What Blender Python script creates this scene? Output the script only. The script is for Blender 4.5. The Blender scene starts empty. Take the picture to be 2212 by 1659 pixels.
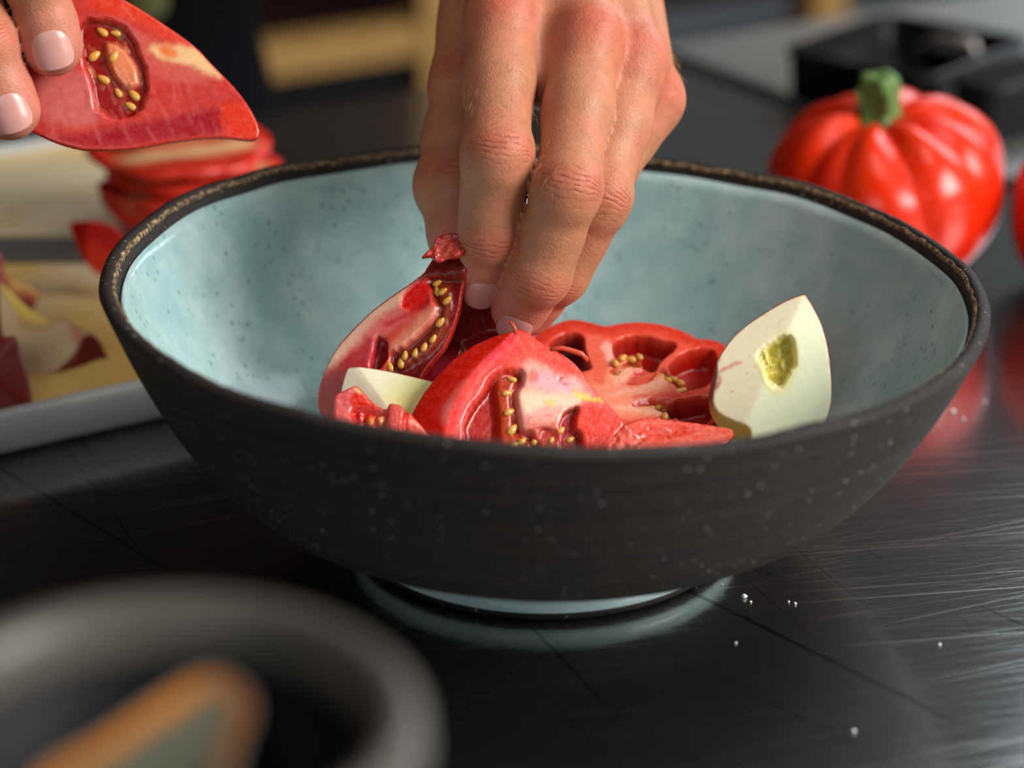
import bpy, math, random
import numpy as np
from mathutils import Vector, Matrix

# ------------------------------------------------------------------ camera, world, lights, exposure
S = bpy.context.scene
COL = S.collection
F_PX = 5222.0
CAM = np.array([-0.0098, -0.673606, 0.32966404]); PITCH = 0.39365757
cd = bpy.data.cameras.new('camera'); co = bpy.data.objects.new('camera', cd); COL.objects.link(co)
co.location = CAM; co.rotation_euler = (math.pi/2 - PITCH, 0, 0)
cd.sensor_width = 36.0; cd.lens = 36.0*F_PX/2212.0; cd.clip_start = 0.02
cd.dof.use_dof = True; cd.dof.focus_distance = 0.722; cd.dof.aperture_fstop = 5.6; cd.dof.aperture_blades = 0
S.camera = co
S.view_settings.view_transform = 'Standard'; S.view_settings.look = 'None'
S.view_settings.exposure = 0.0; S.view_settings.gamma = 1.0; S.view_settings.use_curve_mapping = False
w = bpy.data.worlds.new('room_light'); S.world = w; w.use_nodes = True
bg = w.node_tree.nodes['Background']; bg.inputs[0].default_value = (0.80, 0.95, 1.0, 1); bg.inputs[1].default_value = 0.018

def area(name, loc, target, size, power, color=(1, 1, 1)):
    l = bpy.data.lights.new(name, 'AREA'); l.shape = 'RECTANGLE'; l.size, l.size_y = size
    l.energy = power; l.color = color
    o = bpy.data.objects.new(name, l); COL.objects.link(o); o.location = loc
    o.rotation_euler = (Vector(target)-Vector(loc)).to_track_quat('-Z', 'Y').to_euler()
    return o
area('window_light', (1.95, -0.75, 1.30), (0, 0, 0.05), (1.4, 1.2), 100, (1.0, 0.97, 0.93))
area('front_fill_light', (-0.7, -2.3, 1.25), (0, 0, 0.05), (1.3, 1.0), 11, (0.95, 0.98, 1.0))  # added fill from the front, for rim, foot and cut faces
area('rear_window_light', (1.55, 2.2, 1.35), (0, 0.1, 0.05), (1.5, 1.2), 27, (0.85, 0.93, 1.0))
area('ceiling_lamp', (0.35, 0.1, 1.7), (0.1, 0.1, 0), (0.7, 0.7), 5, (1.0, 0.95, 0.88))
area('back_wall_fill', (0.6, 2.0, 1.7), (0.4, 3.2, 0.4), (0.8, 0.8), 9, (1.0, 0.97, 0.92))  # added fill that brightens the back wall

# ------------------------------------------------------------------ geometry helpers
def un(px, py, d):
    """point seen at a pixel of the photograph, d metres along the view axis"""
    X = (px-1106)/F_PX*d; U = -(py-829.5)/F_PX*d
    return np.array([CAM[0]+X, CAM[1]+d*math.cos(PITCH)+U*math.sin(PITCH), CAM[2]-d*math.sin(PITCH)+U*math.cos(PITCH)])
def onz(px, py, z):
    a = un(px, py, 1.0); t = (z-CAM[2])/(a-CAM)[2]
    return CAM+t*(a-CAM)
VR = np.array([1.0, 0, 0]); VU = np.array([0, math.sin(PITCH), math.cos(PITCH)]); VF = np.array([0, -math.cos(PITCH), math.sin(PITCH)])
def vdir(r, u, f):
    v = r*VR+u*VU+f*VF
    return v/np.linalg.norm(v)
YAW = math.radians(32.0)
UD = np.array([math.cos(YAW), math.sin(YAW), 0]); ND = np.array([-math.sin(YAW), math.cos(YAW), 0])
def un_at(u, n, z=0.0):
    p = UD*u+ND*n; return np.array([p[0], p[1], z])

def lin(c):
    c = np.asarray(c, float)/255.0
    return np.where(c <= 0.04045, c/12.92, ((c+0.055)/1.055)**2.4)
def sstep(a, b, x):
    t = np.clip((x-a)/(b-a), 0, 1); return t*t*(3-2*t)
def mixc(a, b, t):
    return a*(1-t[..., None])+b*t[..., None]

def empty(name, loc, label=None, cat=None, group=None, rot=(0, 0, 0)):
    o = bpy.data.objects.new(name, None); COL.objects.link(o); o.empty_display_size = 0.01
    o.location = loc; o.rotation_euler = rot
    return tag(o, label, cat, group)
def tag(o, label=None, cat=None, group=None, kind=None):
    if label: o['label'] = label
    if cat: o['category'] = cat
    if group: o['group'] = group
    if kind: o['kind'] = kind
    return o
def obj(name, V, Fc, m, parent=None, smooth=True, cols=None, attrs=None, matrix=None):
    """one mesh object; V in world metres when it has a parent empty (parent's place is subtracted)"""
    V = np.asarray(V, float)
    if parent is not None and matrix is None:
        bpy.context.view_layer.update() if False else None
        V = V-np.array(parent_loc(parent))
    me = bpy.data.meshes.new(name)
    Fa = np.asarray(Fc) if not isinstance(Fc, list) else None
    if Fa is not None and Fa.ndim == 2:
        k = Fa.shape[1]; nf = len(Fa)
        me.vertices.add(len(V)); me.vertices.foreach_set('co', V.astype(np.float32).ravel())
        me.loops.add(nf*k); me.loops.foreach_set('vertex_index', Fa.astype(np.int32).ravel())
        me.polygons.add(nf); me.polygons.foreach_set('loop_start', (np.arange(nf)*k).astype(np.int32))
        me.update(calc_edges=True); me.validate()
    else:
        me.from_pydata(V.tolist(), [], [list(map(int, f)) for f in Fc])
    me.polygons.foreach_set('use_smooth', np.full(len(me.polygons), smooth))
    if cols is not None:
        a = me.attributes.new('col', 'FLOAT_COLOR', 'POINT')
        c = np.ones((len(V), 4), np.float32); c[:, :3] = cols; a.data.foreach_set('color', c.ravel())
    for kname, val in (attrs or {}).items():
        a = me.attributes.new(kname, 'FLOAT', 'POINT'); a.data.foreach_set('value', np.asarray(val, np.float32))
    ms = m if isinstance(m, (list, tuple)) else [m]
    for q in ms: me.materials.append(q)
    o = bpy.data.objects.new(name, me); COL.objects.link(o)
    if parent is not None: o.parent = parent
    if matrix is not None: o.matrix_local = matrix
    return o
def parent_loc(p):
    l = np.array(p.location)
    while p.parent is not None:
        p = p.parent; l = l+np.array(p.location)
    return l

def loft(rings, closed=True, cap0=True, cap1=True):
    """rings: list of (n,3) arrays -> V, F"""
    n = len(rings[0]); V = np.concatenate(rings); F = []
    for i in range(len(rings)-1):
        for j in range(n if closed else n-1):
            a = i*n+j; b = i*n+(j+1) % n
            F.append((a, b, b+n, a+n))
    if cap0: F.append(tuple(range(n-1, -1, -1)))
    if cap1: F.append(tuple((len(rings)-1)*n+j for j in range(n)))
    return V, F
def lathe(prof, n=96, center=(0, 0, 0), fn=None, cap0=False, cap1=False):
    t = np.linspace(0, 2*np.pi, n, endpoint=False); rings = []
    for r, z in prof:
        q = np.stack([r*np.cos(t), r*np.sin(t), np.full(n, z)], -1)
        if fn is not None: q = fn(q, t)
        rings.append(q+np.array(center))
    return loft(rings, True, cap0, cap1)
def tube(pts, r, n=10, caps=True):
    pts = np.asarray(pts, float); m = len(pts); r = np.broadcast_to(np.asarray(r, float), (m,))
    rings = []; prev = None
    for i in range(m):
        d = pts[min(i+1, m-1)]-pts[max(i-1, 0)]; d = d/np.linalg.norm(d)
        if prev is None:
            a = np.cross(d, [0, 0, 1.0]); a = a if np.linalg.norm(a) > 0.1 else np.cross(d, [1.0, 0, 0])
        else: a = prev-d*(prev@d)
        a = a/np.linalg.norm(a); b = np.cross(d, a); prev = a
        t = np.linspace(0, 2*np.pi, n, endpoint=False)
        rings.append(pts[i]+r[i]*(np.cos(t)[:, None]*a+np.sin(t)[:, None]*b))
    return loft(rings, True, caps, caps)
def boxm(c, ax, ay, az):
    """box from centre and three half-axis vectors"""
    c = np.asarray(c, float); V = []
    for s in ((-1, -1, -1), (1, -1, -1), (1, 1, -1), (-1, 1, -1), (-1, -1, 1), (1, -1, 1), (1, 1, 1), (-1, 1, 1)):
        V.append(c+s[0]*np.asarray(ax)+s[1]*np.asarray(ay)+s[2]*np.asarray(az))
    return np.array(V), [(0, 3, 2, 1), (4, 5, 6, 7), (0, 1, 5, 4), (1, 2, 6, 5), (2, 3, 7, 6), (3, 0, 4, 7)]
def bevel(o, wdt, seg=3):
    b = o.modifiers.new('edge', 'BEVEL'); b.width = wdt; b.segments = seg; b.limit_method = 'ANGLE'; b.angle_limit = math.radians(40)
    return o
def rrect(hx, hy, r, k=8):
    P = []
    for cx, cy, a0 in ((hx-r, hy-r, 0), (-hx+r, hy-r, 90), (-hx+r, -hy+r, 180), (hx-r, -hy+r, 270)):
        for i in range(k+1):
            a = math.radians(a0+90*i/k); P.append((cx+r*math.cos(a), cy+r*math.sin(a)))
    return np.array(P)
def join(parts):
    V = []; F = []; o = 0
    for v, f in parts:
        V.append(np.asarray(v, float)); F += [tuple(int(i)+o for i in q) for q in f]; o += len(v)
    return np.concatenate(V), F

def surface_nets(Fv, xs, ys, zs):
    s = Fv < 0
    nx, ny, nz = Fv.shape
    c = s[:-1, :-1, :-1].astype(np.uint8)
    cnt = np.zeros((nx-1, ny-1, nz-1), np.uint8)
    for dx in (0, 1):
        for dy in (0, 1):
            for dz in (0, 1):
                cnt += s[dx:nx-1+dx, dy:ny-1+dy, dz:nz-1+dz]
    act = np.argwhere((cnt > 0) & (cnt < 8))
    idx = np.full((nx-1, ny-1, nz-1), -1, np.int32)
    idx[act[:, 0], act[:, 1], act[:, 2]] = np.arange(len(act))
    acc = np.zeros((len(act), 3)); num = np.zeros(len(act))
    G = [np.asarray(xs, float), np.asarray(ys, float), np.asarray(zs, float)]
    for ax in range(3):
        o1, o2 = [a for a in range(3) if a != ax]
        for d1 in (0, 1):
            for d2 in (0, 1):
                off = [0, 0, 0]; off[o1] = d1; off[o2] = d2
                p0 = act+np.array(off); off[ax] = 1; p1 = act+np.array(off)
                f0 = Fv[p0[:, 0], p0[:, 1], p0[:, 2]].astype(float); f1 = Fv[p1[:, 0], p1[:, 1], p1[:, 2]].astype(float)
                m = (f0 < 0) != (f1 < 0)
                t = np.where(m, f0/np.where(m, f0-f1, 1), 0)
                q0 = np.stack([G[a][p0[:, a]] for a in range(3)], -1); q1 = np.stack([G[a][p1[:, a]] for a in range(3)], -1)
                acc += np.where(m[:, None], q0+(q1-q0)*t[:, None], 0); num += m
    V = acc/num[:, None]
    faces = []
    for ax in range(3):
        o1, o2 = [(1, 2), (2, 0), (0, 1)][ax]
        sl0 = [slice(None)]*3; sl1 = [slice(None)]*3
        sl0[ax] = slice(0, -1); sl1[ax] = slice(1, None)
        for a in (o1, o2):
            sl0[a] = slice(1, -1); sl1[a] = slice(1, -1)
        a0 = s[tuple(sl0)]; a1 = s[tuple(sl1)]
        e = np.argwhere(a0 != a1)
        ins = a0[e[:, 0], e[:, 1], e[:, 2]]
        base = e.copy(); base[:, o1] += 1; base[:, o2] += 1
        def cell(d1, d2):
            q = base.copy(); q[:, o1] -= d1; q[:, o2] -= d2
            return idx[q[:, 0], q[:, 1], q[:, 2]]
        quad = np.stack([cell(1, 1), cell(0, 1), cell(0, 0), cell(1, 0)], -1)
        quad[~ins] = quad[~ins][:, ::-1]
        faces.append(quad)
    Fq = np.concatenate(faces)
    return V, Fq[(Fq >= 0).all(1)]

def smin(a, b, k):
    h = np.clip(0.5+0.5*(b-a)/k, 0, 1)
    return b*(1-h)+a*h-k*h*(1-h)
def smax(a, b, k): return -smin(-a, -b, k)

_rs = np.random.RandomState(3)
_tab = _rs.rand(32, 32, 32)*2-1
def vnoise(P, scale):
    """smooth value noise of points"""
    q = np.asarray(P, float)*scale+100.0; i = np.floor(q).astype(int); f = q-i; f = f*f*(3-2*f); r = 0
    for dx in (0, 1):
        for dy in (0, 1):
            for dz in (0, 1):
                wgt = (f[..., 0] if dx else 1-f[..., 0])*(f[..., 1] if dy else 1-f[..., 1])*(f[..., 2] if dz else 1-f[..., 2])
                r = r+wgt*_tab[(i[..., 0]+dx) % 32, (i[..., 1]+dy) % 32, (i[..., 2]+dz) % 32]
    return r

def spline(P, n=8, closed=True):
    P = np.asarray(P, float); m = len(P); out = []
    for i in range(m if closed else m-1):
        if closed: p0, p1, p2, p3 = P[i-1], P[i], P[(i+1) % m], P[(i+2) % m]
        else: p0, p1, p2, p3 = P[max(i-1, 0)], P[i], P[i+1], P[min(i+2, m-1)]
        for k in range(n):
            t = k/n
            out.append(0.5*((2*p1)+(-p0+p2)*t+(2*p0-5*p1+4*p2-p3)*t*t+(-p0+3*p1-3*p2+p3)*t**3))
    if not closed: out.append(P[-1])
    return np.array(out)
def sd_poly(X, Y, P):
    """signed distance to a closed polygon (negative inside), arrays X,Y"""
    d = np.full(X.shape, 1e9); ins = np.zeros(X.shape, bool); m = len(P)
    for i in range(m):
        a = P[i]; b = P[(i+1) % m]; e = b-a; L = e@e
        if L < 1e-12: continue
        wx = X-a[0]; wy = Y-a[1]; t = np.clip((wx*e[0]+wy*e[1])/L, 0, 1)
        d = np.minimum(d, (wx-t*e[0])**2+(wy-t*e[1])**2)
        c = ((a[1] > Y) != (b[1] > Y)) & (X < (b[0]-a[0])*(Y-a[1])/(b[1]-a[1]+1e-15)+a[0])
        ins ^= c
    return np.where(ins, -1, 1)*np.sqrt(d)
def sd_line(X, Y, P):
    d = np.full(X.shape, 1e9)
    for i in range(len(P)-1):
        a = P[i]; b = P[i+1]; e = b-a; L = e@e
        wx = X-a[0]; wy = Y-a[1]; t = np.clip((wx*e[0]+wy*e[1])/(L+1e-15), 0, 1)
        d = np.minimum(d, (wx-t*e[0])**2+(wy-t*e[1])**2)
    return np.sqrt(d)

# ------------------------------------------------------------------ material helpers
def newmat(name):
    m = bpy.data.materials.new(name); m.use_nodes = True
    nt = m.node_tree; return m, nt, nt.nodes['Principled BSDF']
def N(nt, typ, ins=None, out=0, **props):
    n = nt.nodes.new(typ)
    for k, v in props.items(): setattr(n, k, v)
    for k, v in (ins or {}).items(): put(nt, n.inputs[k], v)
    return n.outputs[out] if out is not None else n
def put(nt, sock, v):
    if isinstance(v, bpy.types.NodeSocket): nt.links.new(v, sock)
    else:
        if hasattr(sock.default_value, '__len__') and not hasattr(v, '__len__'): v = [v]*len(sock.default_value)
        if hasattr(v, '__len__') and sock.type == 'RGBA' and len(v) == 3: v = tuple(v)+(1,)
        sock.default_value = v
def ramp(nt, fac, stops, interp='LINEAR'):
    n = nt.nodes.new('ShaderNodeValToRGB'); n.color_ramp.interpolation = interp
    while len(n.color_ramp.elements) < len(stops): n.color_ramp.elements.new(0.5)
    for e, (p, c) in zip(n.color_ramp.elements, stops):
        e.position = p; e.color = (tuple(c)+(1,)) if hasattr(c, '__len__') else (c, c, c, 1)
    nt.links.new(fac, n.inputs[0]); return n.outputs[0]
def mixn(nt, f, a, b, mode='MIX'):
    n = nt.nodes.new('ShaderNodeMix'); n.data_type = 'RGBA'; n.blend_type = mode
    put(nt, n.inputs[0], f); put(nt, n.inputs[6], a); put(nt, n.inputs[7], b); return n.outputs[2]
def mth(nt, op, a, b=0.0, c=0.0):
    n = nt.nodes.new('ShaderNodeMath'); n.operation = op
    put(nt, n.inputs[0], a); put(nt, n.inputs[1], b); put(nt, n.inputs[2], c); return n.outputs[0]
def noise(nt, vec, scale, detail=3, rough=0.5, out=0):
    return N(nt, 'ShaderNodeTexNoise', {'Vector': vec, 'Scale': scale, 'Detail': detail, 'Roughness': rough}, out)
def bump(nt, h, strength, dist=0.001, normal=None):
    ins = {'Height': h, 'Strength': strength, 'Distance': dist}
    if normal is not None: ins['Normal'] = normal
    return N(nt, 'ShaderNodeBump', ins)
def setb(nt, b, **kw):
    names = {'color': 'Base Color', 'rough': 'Roughness', 'metal': 'Metallic', 'normal': 'Normal', 'spec': 'Specular IOR Level',
             'coat': 'Coat Weight', 'coatr': 'Coat Roughness', 'sss': 'Subsurface Weight', 'sssr': 'Subsurface Radius', 'ssss': 'Subsurface Scale', 'sheen': 'Sheen Weight'}
    for k, v in kw.items(): put(nt, b.inputs[names[k]], v)
def gcoord(nt): return N(nt, 'ShaderNodeNewGeometry', out=0)
def ocoord(nt): return N(nt, 'ShaderNodeTexCoord', out=3)
def simple(name, c, rough=0.5, metal=0.0, **kw):
    m, nt, b = newmat(name); oc = ocoord(nt)
    n = noise(nt, oc, 60, 3)
    col = mixn(nt, n, tuple(np.array(c)*0.85), tuple(np.minimum(np.array(c)*1.15, 1)))
    setb(nt, b, color=col, rough=rough, metal=metal, **kw); return m
def stretched(nt, vec, rot, sc):
    r = N(nt, 'ShaderNodeMapping', {'Vector': vec, 'Rotation': (0, 0, rot)})
    return N(nt, 'ShaderNodeMapping', {'Vector': r, 'Scale': sc})
# ------------------------------------------------------------------ materials
def mat_steel(name, c=(0.33, 0.33, 0.32), rough=0.12, scale=1.0, haze=0.2):
    m, nt, b = newmat(name); P = gcoord(nt)
    cl = noise(nt, P, 6*scale, 4)
    fine = noise(nt, stretched(nt, P, 0.35, (14, 900, 1)), 1.0, 2)
    def scratches(rot, sc, seed, lo, hi, warp=0.0):
        v = stretched(nt, P, rot, sc)
        if warp:
            wv = noise(nt, P, 5+seed, 1, out=1)
            v = mixn(nt, warp, v, wv, 'ADD')
        s = N(nt, 'ShaderNodeTexNoise', {'Vector': v, 'Scale': 1.0, 'Detail': 1.0, 'W': float(seed)}, 0, noise_dimensions='4D')
        return ramp(nt, s, [(lo, 0.0), (hi, 1.0)])
    l1 = scratches(-0.15, (7, 900, 1), 1, 0.62, 0.72, 6.0)
    l2 = mth(nt, 'MAXIMUM', scratches(-0.38, (5, 600, 1), 7, 0.64, 0.72, 4.0), scratches(-0.25, (1.6, 300, 1), 17, 0.74, 0.78, 3.0))
    l2 = mth(nt, 'MAXIMUM', l2, mth(nt, 'MULTIPLY', mth(nt, 'MAXIMUM', scratches(-0.30, (14, 1500, 1), 23, 0.56, 0.70, 8.0), scratches(-0.02, (11, 1300, 1), 29, 0.60, 0.72, 7.0)), 0.6))
    d1 = scratches(0.85, (2.2, 330, 1), 4, 0.69, 0.74, 3.0)
    d2 = scratches(1.15, (4.5, 700, 1), 11, 0.66, 0.72, 4.0)
    zone = ramp(nt, noise(nt, P, 9, 2), [(0.35, 0.25), (0.65, 1.0)])
    light = mth(nt, 'MULTIPLY', mth(nt, 'MAXIMUM', l1, l2), zone); dark = mth(nt, 'MULTIPLY', mth(nt, 'MAXIMUM', d1, d2), zone)
    base = mixn(nt, cl, tuple(np.array(c)*0.8), tuple(np.array(c)*1.1))
    base = mixn(nt, mth(nt, 'MULTIPLY', light, 0.28), base, (0.70, 0.66, 0.58))
    base = mixn(nt, mth(nt, 'MULTIPLY', dark, 0.75), base, (0.03, 0.03, 0.03))
    r = mth(nt, 'ADD', mth(nt, 'MULTIPLY', fine, 0.10), rough-0.05)
    r = mth(nt, 'ADD', r, mth(nt, 'MULTIPLY', light, 0.16))
    h = mth(nt, 'ADD', mth(nt, 'MULTIPLY', fine, 0.15), mth(nt, 'SUBTRACT', light, dark))
    setb(nt, b, color=base, rough=r, metal=1.0, normal=bump(nt, h, 0.06, 0.0003))
    b2 = nt.nodes.new('ShaderNodeBsdfPrincipled'); setb(nt, b2, color=base, rough=0.42, metal=1.0)
    mx = nt.nodes.new('ShaderNodeMixShader'); mx.inputs[0].default_value = haze
    nt.links.new(b.outputs[0], mx.inputs[1]); nt.links.new(b2.outputs[0], mx.inputs[2]); nt.links.new(mx.outputs[0], nt.nodes['Material Output'].inputs[0]); return m

def mat_clay():
    m, nt, b = newmat('dark_stoneware'); P = ocoord(nt)
    rings = N(nt, 'ShaderNodeTexNoise', {'Vector': N(nt, 'ShaderNodeMapping', {'Vector': P, 'Scale': (6, 6, 420)}), 'Scale': 1.0, 'Detail': 3.0}, 0)
    mott = noise(nt, P, 45, 4)
    spk = N(nt, 'ShaderNodeTexVoronoi', {'Vector': P, 'Scale': 330.0, 'Randomness': 1.0}, 0)
    pick = ramp(nt, noise(nt, P, 120, 1), [(0.50, 0.0), (0.62, 1.0)])
    s1 = mth(nt, 'MULTIPLY', ramp(nt, spk, [(0.10, 1.0), (0.20, 0.0)]), pick)
    fine = ramp(nt, noise(nt, P, 1500, 2), [(0.60, 0.0), (0.72, 1.0)])
    c = mixn(nt, ramp(nt, rings, [(0.3, 0.0), (0.7, 1.0)]), lin((32, 29, 29)), lin((51, 46, 43)))
    c = mixn(nt, ramp(nt, mott, [(0.40, 0.0), (0.62, 0.6)]), c, lin((40, 38, 40)))
    c = mixn(nt, mth(nt, 'MULTIPLY', s1, 0.75), c, lin((160, 160, 158)))
    c = mixn(nt, mth(nt, 'MULTIPLY', fine, 0.28), c, lin((130, 118, 100)))
    h = mth(nt, 'ADD', mth(nt, 'MULTIPLY', rings, 0.8), mth(nt, 'ADD', noise(nt, P, 900, 3), mott))
    setb(nt, b, color=c, rough=0.66, spec=0.22, normal=bump(nt, h, 0.35, 0.0006)); return m

def mat_glaze():
    m, nt, b = newmat('pale_blue_green_glaze'); P = ocoord(nt)
    cl = ramp(nt, noise(nt, P, 26, 5, 0.6), [(0.32, 0.0), (0.68, 1.0)])
    cl2 = ramp(nt, noise(nt, P, 90, 4, 0.6), [(0.35, 0.0), (0.7, 1.0)])
    c = mixn(nt, cl, lin((150, 184, 184)), lin((186, 206, 206)))
    c = mixn(nt, mth(nt, 'MULTIPLY', cl2, 0.55), c, lin((124, 168, 168)))
    v = N(nt, 'ShaderNodeTexVoronoi', {'Vector': P, 'Scale': 260.0}, 0)
    pk = ramp(nt, noise(nt, P, 60, 2), [(0.42, 0.0), (0.56, 1.0)])
    sp = mth(nt, 'MULTIPLY', ramp(nt, v, [(0.12, 1.0), (0.32, 0.0)]), pk)
    v2 = N(nt, 'ShaderNodeTexVoronoi', {'Vector': P, 'Scale': 75.0}, 0)
    sp2 = mth(nt, 'MULTIPLY', ramp(nt, v2, [(0.05, 1.0), (0.11, 0.0)]), ramp(nt, noise(nt, P, 33, 1), [(0.55, 0.0), (0.60, 1.0)]))
    c = mixn(nt, mth(nt, 'MULTIPLY', sp, 0.6), c, lin((92, 132, 124)))
    c = mixn(nt, mth(nt, 'MULTIPLY', sp2, 0.75), c, lin((70, 82, 76)))
    h = mth(nt, 'ADD', noise(nt, P, 30, 2), mth(nt, 'MULTIPLY', noise(nt, P, 240, 2), 0.25))
    setb(nt, b, color=c, rough=0.17, spec=0.36, normal=bump(nt, h, 0.22, 0.0012)); return m

def mat_vcol(name, rough=0.25, sss=0.15, rad=(0.004, 0.0012, 0.0008), mot=0.25, mscale=300, bs=0.15, bsc=900, coat=0.0, spec=0.5, attr='col', fib=0.0):
    m, nt, b = newmat(name)
    c = N(nt, 'ShaderNodeAttribute', attribute_name=attr); P = ocoord(nt)
    n1 = noise(nt, P, mscale, 4, 0.6)
    n2 = noise(nt, P, mscale*4, 3, 0.6)
    k = mth(nt, 'ADD', mth(nt, 'MULTIPLY', mth(nt, 'SUBTRACT', n1, 0.5), mot*2), mth(nt, 'MULTIPLY', mth(nt, 'SUBTRACT', n2, 0.5), mot))
    hsv = N(nt, 'ShaderNodeHueSaturation', {'Value': mth(nt, 'ADD', 1.0, k), 'Saturation': mth(nt, 'SUBTRACT', 1.0, mth(nt, 'MULTIPLY', k, 0.4)), 'Color': c})
    h = mth(nt, 'ADD', noise(nt, P, bsc, 3, 0.6), mth(nt, 'MULTIPLY', noise(nt, P, bsc*0.25, 2), 1.5))
    setb(nt, b, color=hsv, rough=mth(nt, 'ADD', rough, mth(nt, 'MULTIPLY', mth(nt, 'SUBTRACT', n1, 0.5), 0.25)), spec=spec, sss=sss, sssr=rad, ssss=1.0, coat=coat, coatr=0.08, normal=bump(nt, h, bs, 0.0008))
    return m

def mat_skin():
    m, nt, b = newmat('skin')
    c = N(nt, 'ShaderNodeAttribute', attribute_name='col'); P = gcoord(nt)
    n1 = noise(nt, P, 220, 4, 0.65); n2 = noise(nt, P, 900, 3, 0.6)
    k = mth(nt, 'ADD', mth(nt, 'MULTIPLY', mth(nt, 'SUBTRACT', n1, 0.5), 0.40), mth(nt, 'MULTIPLY', mth(nt, 'SUBTRACT', n2, 0.5), 0.30))
    red = ramp(nt, noise(nt, P, 110, 3), [(0.45, 0.0), (0.70, 0.45)])
    cc = mixn(nt, red, c, lin((196, 112, 92)))
    fre = mth(nt, 'MULTIPLY', ramp(nt, noise(nt, P, 420, 1), [(0.70, 0.0), (0.78, 1.0)]), 0.35)
    cc = mixn(nt, fre, cc, lin((150, 92, 66)))
    hsv = N(nt, 'ShaderNodeHueSaturation', {'Value': mth(nt, 'ADD', 1.0, k), 'Color': cc})
    ws = N(nt, 'ShaderNodeAttribute', out=2, attribute_name='wr'); wm = N(nt, 'ShaderNodeAttribute', out=2, attribute_name='wm')
    ph = mth(nt, 'ADD', mth(nt, 'MULTIPLY', ws, 1.55), mth(nt, 'MULTIPLY', noise(nt, P, 190, 3), 5.5))
    rg = mth(nt, 'POWER', mth(nt, 'ABSOLUTE', mth(nt, 'SINE', ph)), 0.42)
    gate = ramp(nt, noise(nt, P, 330, 2), [(0.40, 0.15), (0.62, 1.0)])
    ridge = mth(nt, 'SUBTRACT', 1.0, mth(nt, 'MULTIPLY', mth(nt, 'SUBTRACT', 1.0, rg), gate))
    wrk = mth(nt, 'MULTIPLY', mth(nt, 'SUBTRACT', ridge, 1.0), wm)
    cell = N(nt, 'ShaderNodeTexVoronoi', {'Vector': P, 'Scale': 1300.0}, 0)
    grain = mth(nt, 'ADD', mth(nt, 'MULTIPLY', cell, 0.16), mth(nt, 'MULTIPLY', noise(nt, P, 2200, 2), 0.18))
    wide = mth(nt, 'MULTIPLY', noise(nt, P, 180, 3), 0.5)
    h = mth(nt, 'ADD', mth(nt, 'ADD', wrk, grain), wide)
    dk = mixn(nt, mth(nt, 'MULTIPLY', mth(nt, 'MULTIPLY', mth(nt, 'SUBTRACT', 1.0, ridge), wm), 0.55), hsv, lin((140, 70, 56)))
    setb(nt, b, color=dk, rough=0.46, spec=0.32, sss=0.20, sssr=(0.0035, 0.0012, 0.0007), ssss=1.0, normal=bump(nt, h, 0.55, 0.0009))
    return m

M_STEEL = mat_steel('scratched_dark_steel')
M_STEEL2 = mat_steel('brushed_steel_counter', (0.66, 0.66, 0.64), 0.3, haze=0.7)
M_CLAY = mat_clay(); M_GLAZE = mat_glaze()
M_FOOT = simple('pale_blue_foot_glaze', lin((204, 232, 234)), 0.2)
M_TOM = mat_vcol('cut_tomato', 0.27, 0.18, (0.005, 0.0014, 0.0007), 0.13, 420, 0.10, 900)
M_WET = mat_vcol('wet_cut_tomato', 0.10, 0.15, (0.005, 0.0014, 0.0007), 0.16, 420, 0.55, 520)
M_TSKIN = mat_vcol('tomato_skin', 0.28, 0.10, (0.004, 0.0008, 0.0004), 0.05, 60, 0.03, 300, 0.0)
M_APPLE = mat_vcol('cut_apple', 0.40, 0.15, (0.003, 0.0025, 0.0015), 0.04, 500, 0.03, 1600)
M_SEED = simple('tomato_seed', lin((216, 158, 66)), 0.22, coat=0.3, sss=0.2, sssr=(0.002, 0.001, 0.0004))
M_SKIN = mat_skin()
M_NAIL = simple('fingernail', lin((208, 152, 142)), 0.28, sss=0.1, sssr=(0.002, 0.001, 0.0008))
M_CLOTH = simple('dark_navy_cloth', lin((5, 6, 10)), 0.9, spec=0.08)
M_BLACK = simple('black_enamel', lin((9, 9, 12)), 0.45, spec=0.25)
M_BLACK2 = simple('black_rough_metal', lin((14, 14, 17)), 0.55, spec=0.2)
M_STEM = simple('green_stem', lin((84, 116, 52)), 0.55)
M_WOOD = simple('pale_wood', lin((170, 132, 74)), 0.6)
M_DARKWOOD = simple('dark_red_brown_board', lin((34, 15, 11)), 0.7, spec=0.15)
M_FLOOR = simple('dark_floor', lin((40, 38, 38)), 0.6)
M_WALL = simple('grey_blue_wall', lin((120, 126, 134)), 0.8)
M_CREAM = None
def mat_board():
    m, nt, b = newmat('cream_board'); P = ocoord(nt)
    n = ramp(nt, noise(nt, P, 9, 4), [(0.42, 0.0), (0.62, 1.0)])
    c = mixn(nt, n, lin((222, 206, 172)), lin((222, 186, 106)))
    sm = ramp(nt, noise(nt, P, 30, 4), [(0.55, 0.0), (0.75, 0.5)])
    c = mixn(nt, sm, c, lin((190, 150, 84)))
    setb(nt, b, color=c, rough=0.28, normal=bump(nt, noise(nt, P, 200, 2), 0.08, 0.0006)); return m
M_BOARD = mat_board()
M_RIM = simple('pale_grey_rim', lin((196, 198, 196)), 0.3)
M_BLADE = simple('knife_steel', (0.17, 0.165, 0.16), 0.55, 0.7)
M_SHRED = simple('torn_tomato_flesh', lin((216, 70, 48)), 0.25, sss=0.1)
M_SALT = simple('white_salt', lin((240, 240, 240)), 0.4)

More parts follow.
